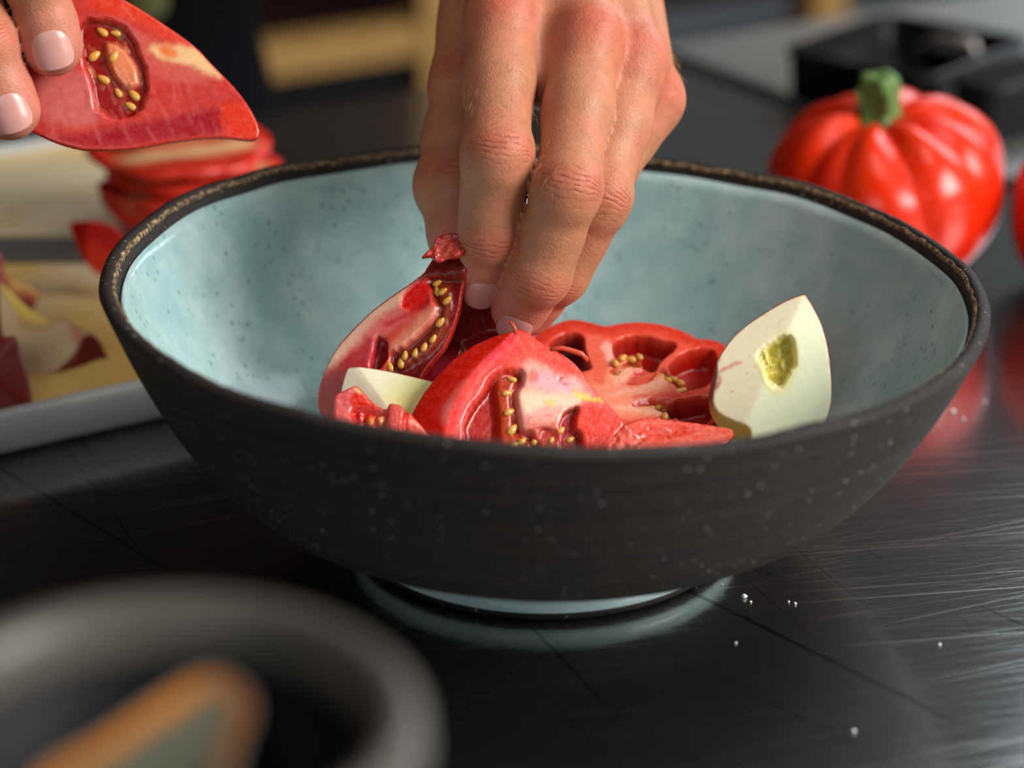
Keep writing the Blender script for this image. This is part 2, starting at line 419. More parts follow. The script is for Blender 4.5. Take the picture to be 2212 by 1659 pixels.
# ------------------------------------------------------------------ the place
v, f = boxm((0, 1.0, -0.92), (3, 0, 0), (0, 3.2, 0), (0, 0, 0.02)); tag(obj('floor', v, f, M_FLOOR, smooth=False), kind='structure')
bw = UD*0.4+ND*3.3
v, f = boxm(bw+np.array([0, 0, 0.5]), UD*3.2, ND*0.04, (0, 0, 1.4)); tag(obj('wall_back', v, f, M_WALL, smooth=False), kind='structure')

# steel work table with legs
def slab(u0, u1, n0, n1, z0, z1):
    return boxm(un_at((u0+u1)/2, (n0+n1)/2, (z0+z1)/2), UD*(u1-u0)/2, ND*(n1-n0)/2, (0, 0, (z1-z0)/2))
def table(u0, u1, n0, n1, label, m, z=0.0):
    t = empty('work_table', un_at((u0+u1)/2, (n0+n1)/2, -0.90), label, 'table')
    v, f = slab(u0, u1, n0, n1, z-0.035, z); o = obj('tabletop', v, f, m, t, smooth=False); bevel(o, 0.0025)
    v, f = slab(u0+0.05, u1-0.05, n0+0.05, n1-0.05, -0.12, -0.0352); obj('apron', v, f, M_BLACK2, t, smooth=False)
    for a in (u0+0.07, u1-0.07):
        for c in (n0+0.07, n1-0.07):
            v, f = slab(a-0.02, a+0.02, c-0.02, c+0.02, -0.90, -0.1202); obj('leg', v, f, M_BLACK2, t, smooth=False)
    v, f = slab(u0+0.06, u1-0.06, n0+0.06, n1-0.06, -0.66, -0.64); obj('lower_shelf', v, f, M_BLACK2, t, smooth=False)
    return t
table(-1.15, 0.357, -1.0, 0.462, 'scratched dark steel work table under the wide bowl', M_STEEL)
table(0.372, 1.5, -1.0, 0.468, 'paler steel counter beyond the dark seam, under the black pans', M_STEEL2)

# wooden shelf rack far behind, out of focus
rk = empty('shelf_rack', un_at(0.25, 1.55, -0.90), 'blurred wooden shelf rack with dark back behind the table', 'shelf')
def rack(name, u0, u1, n0, n1, z0, z1, m):
    v, f = slab(u0, u1, n0, n1, z0, z1); return obj(name, v, f, m, rk, smooth=False)
RN = 1.25
def on_rack(px, py):
    """point of the rack's front plane at a pixel"""
    a = un(px, py, 1.0)-CAM; t = (RN-CAM@ND)/(a@ND); p = CAM+t*a; return p@UD, p[2]
u_l, z_l = on_rack(560, 140); u_r, z_r = on_rack(940, 80)
zc = (z_l+z_r)/2
u_p, _ = on_rack(945, 60); u_q, _ = on_rack(1785, 20)
dz = abs(on_rack(700, 92)[1]-on_rack(700, 165)[1])/2
rack('shelf_rail', -1.2, u_p+0.006, RN, RN+0.03, zc-dz, zc+dz, M_WOOD)
rack('back_board', -1.2, u_q, RN+0.42, RN+0.44, -0.90, 0.75, M_DARKWOOD)
rack('shelf_board', -1.2, u_q, RN+0.03, RN+0.42, zc+dz-0.03, zc+dz-0.005, M_DARKWOOD)
rack('shelf_board', -1.2, u_q, RN+0.03, RN+0.42, zc-0.42, zc-0.40, M_DARKWOOD)
rack('shelf_board', -1.2, u_q, RN+0.03, RN+0.42, zc+0.34, zc+0.36, M_DARKWOOD)
for uu in (u_p, u_q, -1.2):
    rack('post', uu-0.018, uu+0.022, RN-0.005, RN+0.035, -0.90, 0.75, M_WOOD)
rack('shade_panel', -1.2, u_p-0.02, RN+0.015, RN+0.028, -0.90, zc-dz-0.0005, M_BLACK2)  # black sheet added to stand in for the shade below the rail
# ------------------------------------------------------------------ the bowl
R_RIM, H_RIM, TILT = 0.130, 0.0834, -0.036
def bowl_out(s):
    s = np.asarray(s, float)
    return 0.07+(R_RIM-0.07)*s, 0.018+(H_RIM-0.018)*s**2.3
ss = np.linspace(0, 1, 40); ro, zo = bowl_out(ss)
dr = np.gradient(ro); dzz = np.gradient(zo); L = np.hypot(dr, dzz); nr, nz = -dzz/L, dr/L
TH = 0.0043
ri, zi = ro+nr*TH, zo+nz*TH
def inner_z(r):
    """height of the bowl's inner surface at radius r"""
    return np.interp(r, INR, INZ)
floor_r = np.linspace(0, ri[0], 12)[:-1]; floor_z = 0.0175+(zi[0]-0.0175)*(floor_r/ri[0])**2.5
INR = np.concatenate([floor_r, ri]); INZ = np.concatenate([floor_z, zi])
def warp(q, t):
    k = (np.clip(q[:, 2], 0, None)/H_RIM)**1.2
    q = q.copy()
    q[:, 2] += TILT*q[:, 0]*k+k*(0.0005*np.sin(3*t+1)+0.0004*np.sin(7*t+2)+0.00025*np.sin(17*t)+0.0003*vnoise(np.stack([np.cos(t)*6, np.sin(t)*6, 0*t], -1), 1.0))
    rad = 1+0.003*k*np.sin(2*t+0.5)+0.0012*k*vnoise(np.stack([np.cos(t)*9, np.sin(t)*9, q[:, 2]*60], -1), 1.0)
    q[:, 0] *= rad; q[:, 1] *= rad
    return q
bowl = empty('ceramic_bowl', (0, 0, 0), 'wide handmade bowl, dark rough outside and pale blue-green glaze inside', 'bowl')
gl = 0.0004
mid = ((ro[-1]+ri[-1])/2, (zo[-1]+zi[-1])/2); tdir = np.array([dr[-1], dzz[-1]])/L[-1]
TL_ = 0.0018
lip = [(mid[0]-nr[-1]*TH/2*math.cos(a)+tdir[0]*TL_*math.sin(a)**0.7, mid[1]-nz[-1]*TH/2*math.cos(a)+tdir[1]*TL_*math.sin(a)**0.7) for a in np.linspace(0.15, math.pi-0.15, 9)]
prof = [(0.0, 0.0075), (0.05, 0.0075), (0.0565, 0.0075), (0.0580, 0.0085), (0.0600, 0.0092), (0.0655, 0.0135)]
prof += list(zip(ro, zo))+lip+list(zip(ri[::-1], zi[::-1]))+list(zip(floor_r[::-1], floor_z[::-1]))
v, f = lathe(prof[1:-1], 220, fn=warp, cap0=True, cap1=True); obj('bowl_wall', v, f, M_CLAY, bowl)
gi = np.concatenate([floor_r, ri+nr*0]); gz = np.concatenate([floor_z, zi]); gn = np.concatenate([0*floor_r, nr]); gnz = np.concatenate([0*floor_z+1, nz])
keep = slice(1, -1)
top = list(zip((gi+gn*gl)[keep], (gz+gnz*gl)[keep])); bot = list(zip((gi-gn*gl)[keep], (gz-gnz*gl)[keep]))
v, f = lathe(top+bot[::-1], 220, fn=warp); 
v2, f2 = lathe(top, 220, fn=warp, cap0=True); o = obj('glaze', v2, f2, M_GLAZE, bowl)
sol = o.modifiers.new('thick', 'SOLIDIFY'); sol.thickness = 0.0006; sol.offset = -1
v, f = lathe([(0.0520, 0.0026), (0.0583, 0.0026), (0.0590, 0.0034), (0.0592, 0.0084), (0.0575, 0.0090), (0.0520, 0.0086), (0.0520, 0.0026)], 160); obj('foot_ring', v, f, M_FOOT, bowl)
v, f = lathe([(0.0525, 0.0), (0.0570, 0.0), (0.0582, 0.0014), (0.0583, 0.00262), (0.0525, 0.00262), (0.0525, 0.0)], 160); tag(obj('foot_base', v, f, M_CLAY, bowl), 'unglazed black base of the foot')

# ragged brown line where the glaze stops just inside the lip
tt = np.linspace(0, 2*np.pi, 220, endpoint=False); jag = 0.0005*vnoise(np.stack([np.cos(tt)*70, np.sin(tt)*70, 0*tt], -1), 1.0)
e0 = np.array([ri[-1], zi[-1]]); td = tdir; nn = np.array([nr[-1], nz[-1]])
rings = []
for a, h in ((0.0005, 0.0000), (0.0002, 0.0005), (-0.0004, 0.0006), (-0.0010, 0.0005), (-0.0013, 0.0000)):
    rr = np.full(220, e0[0]+td[0]*a+nn[0]*h)+td[0]*jag; zz_ = np.full(220, e0[1]+td[1]*a+nn[1]*h)+td[1]*jag
    rings.append(warp(np.stack([rr*np.cos(tt), rr*np.sin(tt), zz_], -1), tt))
m_, nt_, b_ = newmat('gritty_brown_edge'); g_ = noise(nt_, ocoord(nt_), 700, 4, 0.7)
setb(nt_, b_, color=ramp(nt_, g_, [(0.40, lin((48, 38, 30))), (0.52, lin((110, 86, 58))), (0.66, lin((188, 164, 120)))]), rough=0.7, normal=bump(nt_, g_, 0.6, 0.0006))
v, f = loft(rings, True, False, False); tag(obj('glaze_edge', v, f, m_, bowl), 'gritty brown line below the lip')
# ------------------------------------------------------------------ cut pieces: a flat cut face in front, a domed skin behind
def Z(x0, y0, s):
    return lambda P: np.array([(x0+a*s, y0+b*s) for a, b in P])
class Piece:
    """a piece of fruit whose cut face lies in a plane (origin, normal); outlines are given as seen and laid out on that plane"""
    def __init__(self, anchor, depth, normal, outline, T, res=0.0005, W=None, smooth=8):
        self.o = un(anchor[0], anchor[1], depth); self.n = vdir(*normal)
        x = VR-self.n*(VR@self.n); self.x = x/np.linalg.norm(x); self.y = np.cross(self.n, self.x)
        self.T = T; self.W = W or T; self.res = res
        self.poly = self.loc(spline(outline, smooth))
        lo = self.poly.min(0)-0.002; hi = self.poly.max(0)+0.002
        self.xs = np.arange(lo[0], hi[0], res); self.ys = np.arange(lo[1], hi[1], res)
        self.X, self.Y = np.meshgrid(self.xs, self.ys, indexing='ij')
        self.sd = sd_poly(self.X, self.Y, self.poly)
        self.front = np.zeros_like(self.X)
        P = self.o+self.X[..., None]*self.x+self.Y[..., None]*self.y
        d = P-CAM; cf = d@np.array([0, math.cos(PITCH), -math.sin(PITCH)])
        self.PX = 1106+F_PX*(d@VR)/cf; self.PY = 829.5-F_PX*(d@VU)/cf; self.pxm = F_PX/cf.mean()
        self.face = np.zeros(self.X.shape+(3,)); self.skin = np.zeros_like(self.face)+lin((200, 40, 20))
        self.noise = vnoise(P, 260); self.noise2 = vnoise(P, 800); self.noise3 = vnoise(P, 90)
    def loc(self, P):
        out = []
        for px, py in P:
            r = un(px, py, 1.0)-CAM; t = ((self.o-CAM)@self.n)/(r@self.n); q = CAM+t*r-self.o
            out.append((q@self.x, q@self.y))
        return np.array(out)
    def region(self, P, soft=6.0, sm=5, wob=2.0, grow=0.0):
        """0..1 mask of an outline in photo pixels"""
        d = sd_poly(self.PX+self.noise*wob*2, self.PY+self.noise2*wob*2, spline(P, sm) if sm else np.asarray(P, float))
        return sstep(soft, -soft, d-grow)
    def paint(self, P, c, soft=6.0, amt=1.0, depth=0.0, wob=2.0, dsoft=None, grow=0.0):
        m = self.region(P, soft, wob=wob, grow=grow)
        self.face = mixc(self.face, lin(c), m*amt)
        if depth: self.front = self.front-depth*(m if dsoft is None else self.region(P, dsoft, wob=wob))
        return m
    def fill(self, c): self.face[:] = lin(c)
    def edge(self, c, w, soft, amt=1.0):
        m = sstep(w+soft, w-soft, -self.sd+self.noise*0.0004); self.face = mixc(self.face, lin(c), m*amt)
    def line(self, P, c, w, soft=4.0, amt=1.0, bumpz=0.0):
        d = sd_line(self.PX+self.noise*3, self.PY+self.noise2*3, spline(P, 6, False)); m = sstep(w+soft, max(w-soft, 0), d)
        self.face = mixc(self.face, lin(c), m*amt); self.front = self.front+bumpz*m
    def fibres(self, P, n, d, c, seed, ln=40, w=1.2, amt=0.4, bz=0.0):
        rn = random.Random(seed); Q = np.asarray(P, float); lo, hi = Q.min(0), Q.max(0)
        for _ in range(n):
            a = (rn.uniform(lo[0], hi[0]), rn.uniform(lo[1], hi[1])); L_ = ln*rn.uniform(0.5, 1.4); t = rn.uniform(-0.25, 0.25)
            b = (a[0]+L_*(d[0]-t*d[1]), a[1]+L_*(d[1]+t*d[0]))
            if not sd_poly(np.array([(a[0]+b[0])/2]), np.array([(a[1]+b[1])/2]), Q)[0] < 0: continue
            self.line([a, b], c, w*rn.uniform(0.6, 1.5), w*1.5, amt*rn.uniform(0.5, 1), bz)
    def at(self, px, py, dz=0.0):
        q = self.loc([(px, py)])[0]
        i = int(np.clip((q[0]-self.xs[0])/self.res, 0, len(self.xs)-1)); j = int(np.clip((q[1]-self.ys[0])/self.res, 0, len(self.ys)-1))
        return self.o+self.x*q[0]+self.y*q[1]+self.n*(self.front[i, j]+dz)
    def build(self, name, m, label, cat, group=None, k=0.0006, floor=None, minback=0.0012, parent=None):
        back = minback+self.T*np.sqrt(np.clip(1-(1-np.clip(-self.sd/self.W, 0, 1))**2, 0, 1))
        back = back*(1+0.06*self.noise3)
        if floor is not None: back = np.minimum(back, floor(self))
        back = np.maximum(back, -self.front+0.0022*sstep(0, 0.002, -self.sd)); zmax = self.front.max()+0.0015
        zs = np.arange(-(back.max()+0.002), zmax+self.res, self.res*1.2)
        z = zs[None, None, :]
        fr = self.front+0.00003*self.noise2
        Fv = smax(z-fr[..., None], -z-back[..., None], k)
        Fv = smax(Fv, self.sd[..., None]+0*z, k)
        V, Fq = surface_nets(Fv, self.xs, self.ys, zs)
        ix = np.clip(((V[:, 0]-self.xs[0])/self.res).round().astype(int), 0, len(self.xs)-1); iy = np.clip(((V[:, 1]-self.ys[0])/self.res).round().astype(int), 0, len(self.ys)-1)
        def bil(A):
            fx = np.clip((V[:, 0]-self.xs[0])/self.res, 0, len(self.xs)-1.001); fy = np.clip((V[:, 1]-self.ys[0])/self.res, 0, len(self.ys)-1.001)
            i = fx.astype(int); j = fy.astype(int); a = fx-i; b = fy-j
            if A.ndim == 3: a = a[:, None]; b = b[:, None]
            return A[i, j]*(1-a)*(1-b)+A[i+1, j]*a*(1-b)+A[i, j+1]*(1-a)*b+A[i+1, j+1]*a*b
        dep = V[:, 2]-bil(fr)
        isf = sstep(-0.0016, -0.0007, dep)*sstep(-0.0003, -0.0008, bil(self.sd))
        cols = mixc(bil(self.skin), bil(self.face), isf)
        Wd = self.o+V[:, :1]*self.x+V[:, 1:2]*self.y+V[:, 2:3]*self.n
        base = Wd.mean(0); base = np.array([base[0], base[1], Wd[:, 2].min()])
        # relax the sampling steps
        if parent is None:
            root = empty(name, base, label, cat, group)
            obj('flesh', Wd, Fq, m, root, cols=cols); self.root = root
        else:
            self.root = parent; tag(obj(name, Wd, Fq, m, parent, cols=cols), label)
        self.base = base; self.W3 = Wd
        return self.root
    def seeds(self, pts, size=(0.0017, 0.0011, 0.0008), dz=0.0004, m=None):
        rnd = random.Random(len(pts)*7+3)
        for q in pts:
            px, py = q[0], q[1]; ang = q[2] if len(q) > 2 else rnd.uniform(0, 3.14); sc = q[3] if len(q) > 3 else rnd.uniform(0.85, 1.15)
            c = self.at(px, py, dz); ax = self.x*math.cos(ang)+self.y*math.sin(ang); ay = np.cross(self.n, ax)
            rings = []
            for i in range(7):
                a = -math.pi/2+math.pi*(i+0.5)/7; rr = math.cos(a)*(1-0.25*math.sin(a)); t = np.linspace(0, 2*np.pi, 10, endpoint=False)
                rings.append(c+sc*(ax*size[0]*math.sin(a)+rr*(np.cos(t)[:, None]*ay*size[1]+np.sin(t)[:, None]*self.n*size[2])))
            v, f = loft(rings); obj('seed', v, f, m or M_SEED, self.root)
def tess(P): return np.asarray(P, float)
RED = (214, 52, 34); DEEP = (150, 16, 10)

# --- front wedge
z = Z(860, 680, 0.2351)
p = Piece((1110, 830), 0.7080, (0.22, 0.30, 0.93), z([(140, 900), (210, 730), (330, 560), (520, 370), (700, 250), (880, 178), (1050, 150), (1100, 128), (1180, 150), (1240, 190), (1300, 240), (1480, 340), (1650, 470), (1790, 660), (1950, 840), (2080, 990), (2030, 1080), (1900, 1250), (1650, 1500), (1200, 1600), (800, 1600), (500, 1520), (300, 1300), (190, 1080)]), 0.022, 0.00045, W=0.022)
p.skin[:] = lin((196, 26, 12))
p.fill((222, 74, 58))
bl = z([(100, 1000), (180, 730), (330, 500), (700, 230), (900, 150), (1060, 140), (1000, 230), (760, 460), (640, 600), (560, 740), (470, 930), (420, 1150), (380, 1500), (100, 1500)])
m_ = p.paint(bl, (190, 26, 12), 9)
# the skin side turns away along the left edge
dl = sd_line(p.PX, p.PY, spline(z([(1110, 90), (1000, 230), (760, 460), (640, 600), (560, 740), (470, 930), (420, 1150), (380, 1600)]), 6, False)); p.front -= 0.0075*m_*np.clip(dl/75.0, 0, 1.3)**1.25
p.paint(z([(560, 640), (620, 600), (520, 800), (440, 1000), (400, 1000), (420, 850)]), (206, 110, 104), 8, 0.55)
p.paint(z([(1000, 240), (760, 470), (640, 620), (560, 760), (470, 950), (430, 1200), (440, 1400), (600, 1400), (610, 1030), (650, 890), (740, 740), (900, 560), (1000, 420), (1120, 300)]), (226, 60, 58), 8)
p.line(z([(980, 300), (760, 560), (620, 800), (540, 1040), (520, 1300)]), (238, 110, 100), 3, 5, 0.6)
p.line(z([(1060, 190), (960, 300), (840, 410)]), (226, 40, 70), 5, 6, 0.8)
p.paint(z([(1150, 460), (1250, 420), (1500, 560), (1700, 620), (1800, 760), (1850, 800), (1700, 840), (1640, 860), (1540, 900), (1480, 1000), (1300, 1060), (1150, 1040), (1110, 900), (1100, 700), (1120, 560)]), (232, 160, 146), 16)
p.paint(z([(1280, 520), (1480, 560), (1640, 640), (1600, 740), (1400, 700), (1250, 660)]), (226, 164, 172), 14, 0.8)
p.paint(z([(1150, 700), (1350, 720), (1560, 730), (1700, 800), (1560, 850), (1350, 830), (1200, 900), (1130, 850)]), (240, 204, 170), 10, 0.8)
p.paint(z([(1605, 660), (1660, 715), (1760, 745), (1880, 775), (1900, 805), (1720, 790), (1625, 745)]), (238, 192, 84), 3)
p.paint(z([(1340, 790), (1430, 780), (1420, 830), (1370, 830)]), (240, 196, 110), 4, 0.8)
p.paint(z([(1700, 820), (1850, 810), (2060, 1000), (1950, 1130), (1800, 1300), (1700, 1250), (1690, 1050), (1660, 900)]), (226, 58, 40), 14)
p.paint(z([(1200, 530), (1270, 515), (1285, 590), (1230, 630), (1195, 590)]), (224, 92, 82), 6, 0.8)
p.paint(z([(1180, 950), (1300, 980), (1480, 980), (1500, 1060), (1350, 1060), (1200, 1060)]), (196, 90, 70), 10, 0.8)
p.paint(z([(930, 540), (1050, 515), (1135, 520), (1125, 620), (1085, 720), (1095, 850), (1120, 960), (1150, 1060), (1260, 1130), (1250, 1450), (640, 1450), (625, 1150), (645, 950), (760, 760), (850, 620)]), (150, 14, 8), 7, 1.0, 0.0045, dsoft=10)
p.paint(z([(930, 560), (1090, 560), (1060, 760), (1080, 900), (1100, 1060), (1240, 1160), (1200, 1400), (980, 1300), (940, 1050), (930, 850), (900, 700)]), (172, 58, 18), 8, 0.75, -0.0028, dsoft=9)
p.paint(z([(680, 880), (800, 760), (880, 800), (900, 1000), (860, 1100), (700, 1050)]), (176, 40, 30), 14, 0.5)
p.paint(z([(1500, 960), (1540, 890), (1640, 845), (1662, 868), (1640, 940), (1640, 1040), (1690, 1110), (1700, 1400), (1560, 1400), (1490, 1060)]), (164, 20, 12), 3, 1.0, 0.0032, wob=0.6)
p.paint(z([(1290, 1080), (1400, 1050), (1470, 1100), (1520, 1200), (1500, 1400), (1280, 1400)]), (168, 40, 20), 5, 0.9, 0.0015)
p.line(z([(1480, 590), (1530, 570), (1490, 605), (1560, 640)]), (176, 30, 36), 1.0, 1.5, 0.9, -0.0003)
p.line(z([(1350, 930), (1390, 915)]), (180, 60, 50), 1.2, 1.5, 0.9); p.line(z([(1220, 1060), (1330, 1045), (1440, 1055)]), (190, 70, 50), 2, 2.5, 0.8, -0.0006)
fz = z([(1150, 450), (1500, 500), (1850, 760), (1700, 900), (1300, 1050), (1130, 900)])
p.fibres(fz, 26, (0.5, 0.86), (240, 196, 176), 3, 26, 1.0, 0.35); p.fibres(fz, 20, (0.5, 0.86), (206, 84, 80), 4, 22, 0.9, 0.35)
p.fibres(z([(1000, 250), (1300, 250), (1700, 600), (1400, 560), (1000, 480)]), 22, (0.75, 0.65), (240, 120, 96), 5, 34, 1.2, 0.35)
p.fibres(z([(420, 900), (640, 620), (900, 400), (1000, 420), (700, 800), (600, 1100)]), 24, (-0.6, 0.8), (240, 116, 104), 6, 44, 1.2, 0.4)
p.edge((200, 30, 16), 0.0003, 0.0004)
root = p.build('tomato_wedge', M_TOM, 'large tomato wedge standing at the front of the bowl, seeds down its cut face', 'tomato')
p.seeds([(*z([(1060, 580)])[0], 2.9), (*z([(1010, 705)])[0], 0.2), (*z([(1030, 880)])[0], 0.5, 1.15), (*z([(1060, 1040)])[0], 0.9, 1.35), (*z([(1150, 1150)])[0], 0.7), (*z([(1270, 1140)])[0], 1.2), (*z([(1420, 1140)])[0], 1.1, 0.8), (*z([(1520, 1035)])[0], 0.8), (*z([(1610, 1120)])[0], 0.6), (*z([(1080, 1180)])[0], 0.5)], (0.00155, 0.00092, 0.0008), 0.0001)
c_ = p.at(*z([(1085, 150)])[0]); v, f = tube([c_-VU*0.001, c_+VU*0.001+VR*-0.0004, c_+VU*0.0022-VR*0.0012, c_+VU*0.0030-VR*0.0020], [0.0006, 0.0005, 0.0005, 0.0003], 7); obj('skin_shred', v, f, M_SHRED, root)
c_ = p.at(*z([(1590, 415)])[0]); v, f = loft([c_+VR*a+VU*(b-0.35*a)+0.001*VF*math.sin(a*900)+np.array([[0, 0, 0], [0.0004, 0, 0.0010], [0.0004, 0.0012, 0.0012], [0, 0.0012, 0]]) for a, b in ((-0.006, 0.0005), (-0.003, 0.0017), (0.000, 0.002), (0.003, 0.002), (0.0048, 0.0008))]); o = obj('flesh_flap', v, f, M_SHRED, root)

# --- wedge held under the hand
z = Z(640, 480, 0.2773)
p = Piece((900, 720), 0.7240, (-0.30, 0.22, 0.92), z([(110, 1430), (130, 1300), (200, 1160), (250, 1080), (330, 950), (440, 830), (560, 710), (700, 600), (860, 490), (980, 400), (1015, 350), (1090, 240), (1180, 160), (1300, 140), (1340, 260), (1300, 420), (1270, 520), (1250, 650), (1215, 770), (1170, 890), (1120, 980), (1050, 1060), (980, 1150), (900, 1300), (780, 1480), (600, 1620), (350, 1640), (180, 1560)]), 0.019, 0.00045, W=0.022)
p.skin[:] = lin((176, 34, 20)); p.fill((214, 66, 56))
p.paint(z([(200, 1160), (330, 940), (560, 700), (860, 480), (960, 430), (800, 640), (640, 760), (560, 860), (480, 960), (380, 1040), (300, 1120)]), (232, 182, 156), 12, 0.95)
p.paint(z([(420, 1000), (560, 800), (800, 660), (900, 720), (700, 880), (560, 960)]), (222, 112, 104), 14, 0.8)
p.paint(z([(100, 1500), (130, 1280), (230, 1170), (330, 1110), (480, 1000), (560, 900), (600, 980), (600, 1200), (500, 1650), (100, 1650)]), (172, 38, 34), 14)
p.paint(z([(400, 1090), (520, 960), (590, 960), (580, 1120), (500, 1200)]), (196, 60, 74), 12, 0.7)
p.front -= 0.006*sstep(1100, 1700, (p.PY-480)/0.2773+0.5*(400-(p.PX-640)/0.2773))
p.paint(z([(800, 640), (860, 520), (960, 440), (1010, 470), (1020, 620), (960, 660), (880, 690)]), (226, 34, 28), 4, 1.0, 0.0008)
p.paint(z([(900, 800), (1000, 700), (1080, 660), (1090, 740), (1010, 800), (950, 900), (860, 980), (770, 1010), (740, 960)]), (230, 150, 122), 16, 0.85)
p.line(z([(700, 800), (830, 740), (980, 660), (1010, 630)]), (204, 36, 52), 4, 7, 0.8)
p.paint(z([(610, 920), (660, 895), (700, 950), (690, 1060), (640, 1130), (580, 1130), (600, 1000)]), (138, 12, 12), 5, 1.0, 0.003)
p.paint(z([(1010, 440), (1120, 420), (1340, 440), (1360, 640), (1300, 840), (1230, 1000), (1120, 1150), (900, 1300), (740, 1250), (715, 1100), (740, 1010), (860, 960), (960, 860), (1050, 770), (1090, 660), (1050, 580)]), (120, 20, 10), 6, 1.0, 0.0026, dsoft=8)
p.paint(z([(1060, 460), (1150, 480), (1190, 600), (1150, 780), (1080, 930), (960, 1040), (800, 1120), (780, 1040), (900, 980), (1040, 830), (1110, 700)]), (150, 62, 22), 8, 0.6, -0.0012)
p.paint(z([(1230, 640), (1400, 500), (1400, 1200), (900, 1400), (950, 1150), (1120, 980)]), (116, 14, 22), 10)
p.paint(z([(960, 440), (1040, 300), (1100, 100), (1400, 100), (1360, 420), (1250, 470), (1130, 430), (1050, 420)]), (112, 18, 14), 8)  # shade on the pinched neck, painted in as dark red
p.edge((206, 70, 46), 0.0003, 0.0004)
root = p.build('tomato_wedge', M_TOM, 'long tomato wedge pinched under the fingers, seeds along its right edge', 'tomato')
p.seeds([(*z([q])[0], 0.4+0.15*i) for i, q in enumerate([(1085, 465), (1130, 530), (1165, 600), (1110, 770), (1055, 900), (985, 965), (915, 1010), (835, 1030), (800, 1090), (1080, 520), (720, 1120)])], (0.0016, 0.00095, 0.0008), 0.0001)
# torn flesh pinched between thumb and first finger
sh = Piece((955, 540), 0.7195, (-0.1, 0.3, 0.95), z([(970, 275), (1050, 190), (1100, 110), (1200, 80), (1290, 110), (1330, 200), (1260, 270), (1180, 280), (1100, 310), (1040, 265)]), 0.003, 0.0004)
sh.fill((192, 70, 58)); sh.front += 0.0007*sh.noise2; sh.skin[:] = lin((170, 40, 30)); sh.build('torn_flesh', M_WET, None, None, parent=root)
# --- big tomato half behind, lying tilted with its cut face up
z = Z(1160, 670, 0.1989)
p = Piece((1330, 850), 0.7480, (0.05, 0.80, 0.60), z([(-80, 360), (80, 205), (280, 112), (450, 100), (600, 132), (730, 165), (900, 140), (1080, 125), (1300, 142), (1500, 190), (1650, 250), (1740, 303), (1880, 312), (2030, 370), (2120, 500), (2170, 750), (2120, 1050), (1900, 1250), (1400, 1330), (800, 1300), (300, 1150), (-40, 800)]), 0.012, 0.00045, W=0.014)
p.skin[:] = lin((196, 44, 24)); p.fill((226, 82, 58))
p.paint(z([(600, 700), (900, 600), (1300, 660), (1450, 900), (1300, 1150), (800, 1200), (560, 1000)]), (246, 146, 116), 24)
p.edge((204, 52, 32), 0.0055, 0.003)
L = [([(120, 400), (300, 260), (470, 275), (505, 380), (530, 500), (575, 620), (450, 640), (300, 560), (160, 540)], (96, 12, 14), 0.0075),
     ([(830, 400), (900, 320), (1050, 280), (1180, 285), (1350, 330), (1500, 385), (1340, 540), (1250, 610), (1120, 500), (980, 480), (870, 500)], (150, 14, 6), 0.0075),
     ([(1500, 530), (1620, 460), (1780, 425), (1920, 450), (1930, 600), (1860, 780), (1680, 840), (1610, 700), (1440, 620)], (164, 18, 6), 0.0075),
     ([(1470, 1000), (1650, 960), (1860, 950), (1900, 1100), (1800, 1230), (1600, 1190), (1490, 1130), (1420, 1060)], (150, 16, 6), 0.0070),
     ([(880, 620), (1000, 545), (1100, 545), (1180, 540), (1250, 610), (1100, 600), (960, 600), (870, 690), (800, 650)], (172, 70, 20), 0.003),
     ([(1320, 640), (1450, 650), (1590, 710), (1660, 830), (1560, 880), (1500, 800), (1400, 740)], (172, 66, 18), 0.003),
     ([(1200, 1010), (1350, 970), (1480, 1000), (1520, 1120), (1420, 1180), (1370, 1100)], (172, 66, 18), 0.003),
     ([(940, 760), (1100, 640), (1280, 610), (1300, 680), (1160, 790), (980, 790)], (206, 60, 46), 0.0015),
     ([(1050, 1010), (1200, 960), (1300, 970), (1280, 1010), (1100, 1030)], (196, 40, 26), 0.0015)]
for P, c, d in L: p.paint(z(P), c, 4, 1.0, d, dsoft=4.5, wob=0.7, grow=2.5)
p.paint(z([(515, 310), (620, 270), (740, 320), (800, 460), (760, 620), (740, 800), (640, 800), (590, 640), (530, 450)]), (230, 100, 76), 7)
p.paint(z([(690, 390), (790, 330), (830, 480), (840, 540), (760, 570), (735, 480)]), (238, 176, 160), 5, 0.9)
p.paint(z([(840, 720), (900, 620), (980, 585), (1060, 610), (1000, 700), (880, 800), (830, 820)]), (244, 176, 140), 6, 0.95)
p.paint(z([(800, 900), (1050, 810), (1380, 725), (1420, 810), (1300, 860), (1000, 910), (800, 930)]), (246, 176, 146), 6, 0.95)
p.paint(z([(840, 1030), (1100, 1045), (1350, 1075), (1360, 1145), (1200, 1130), (900, 1080)]), (246, 180, 148), 5, 0.95)
p.paint(z([(1580, 420), (1700, 370), (1400, 560), (1180, 780), (1000, 830), (1150, 700), (1300, 580)]), (232, 92, 66), 6, 0.9)
p.paint(z([(1050, 930), (1450, 890), (1840, 820), (1900, 900), (1500, 965), (1150, 960)]), (226, 84, 60), 6, 0.9)
p.fibres(z([(600, 700), (900, 600), (1450, 760), (1350, 1100), (800, 1200)]), 40, (0.9, -0.25), (250, 180, 150), 11, 30, 1.1, 0.35)
root = p.build('tomato_half', M_TOM, 'thick round tomato half lying cut side up behind the front wedge, pale spokes', 'tomato')
p.seeds([(*z([q])[0],) for q in [(845, 590), (930, 535), (1020, 525), (1110, 520), (1190, 545), (880, 640), (1420, 690), (1490, 680), (1560, 720), (1590, 800), (1540, 830), (1350, 660), (1240, 1025), (1330, 990), (1440, 1010), (1470, 1080), (1500, 1130), (1390, 1160)]], (0.0017, 0.0011, 0.0009), 0.0006)

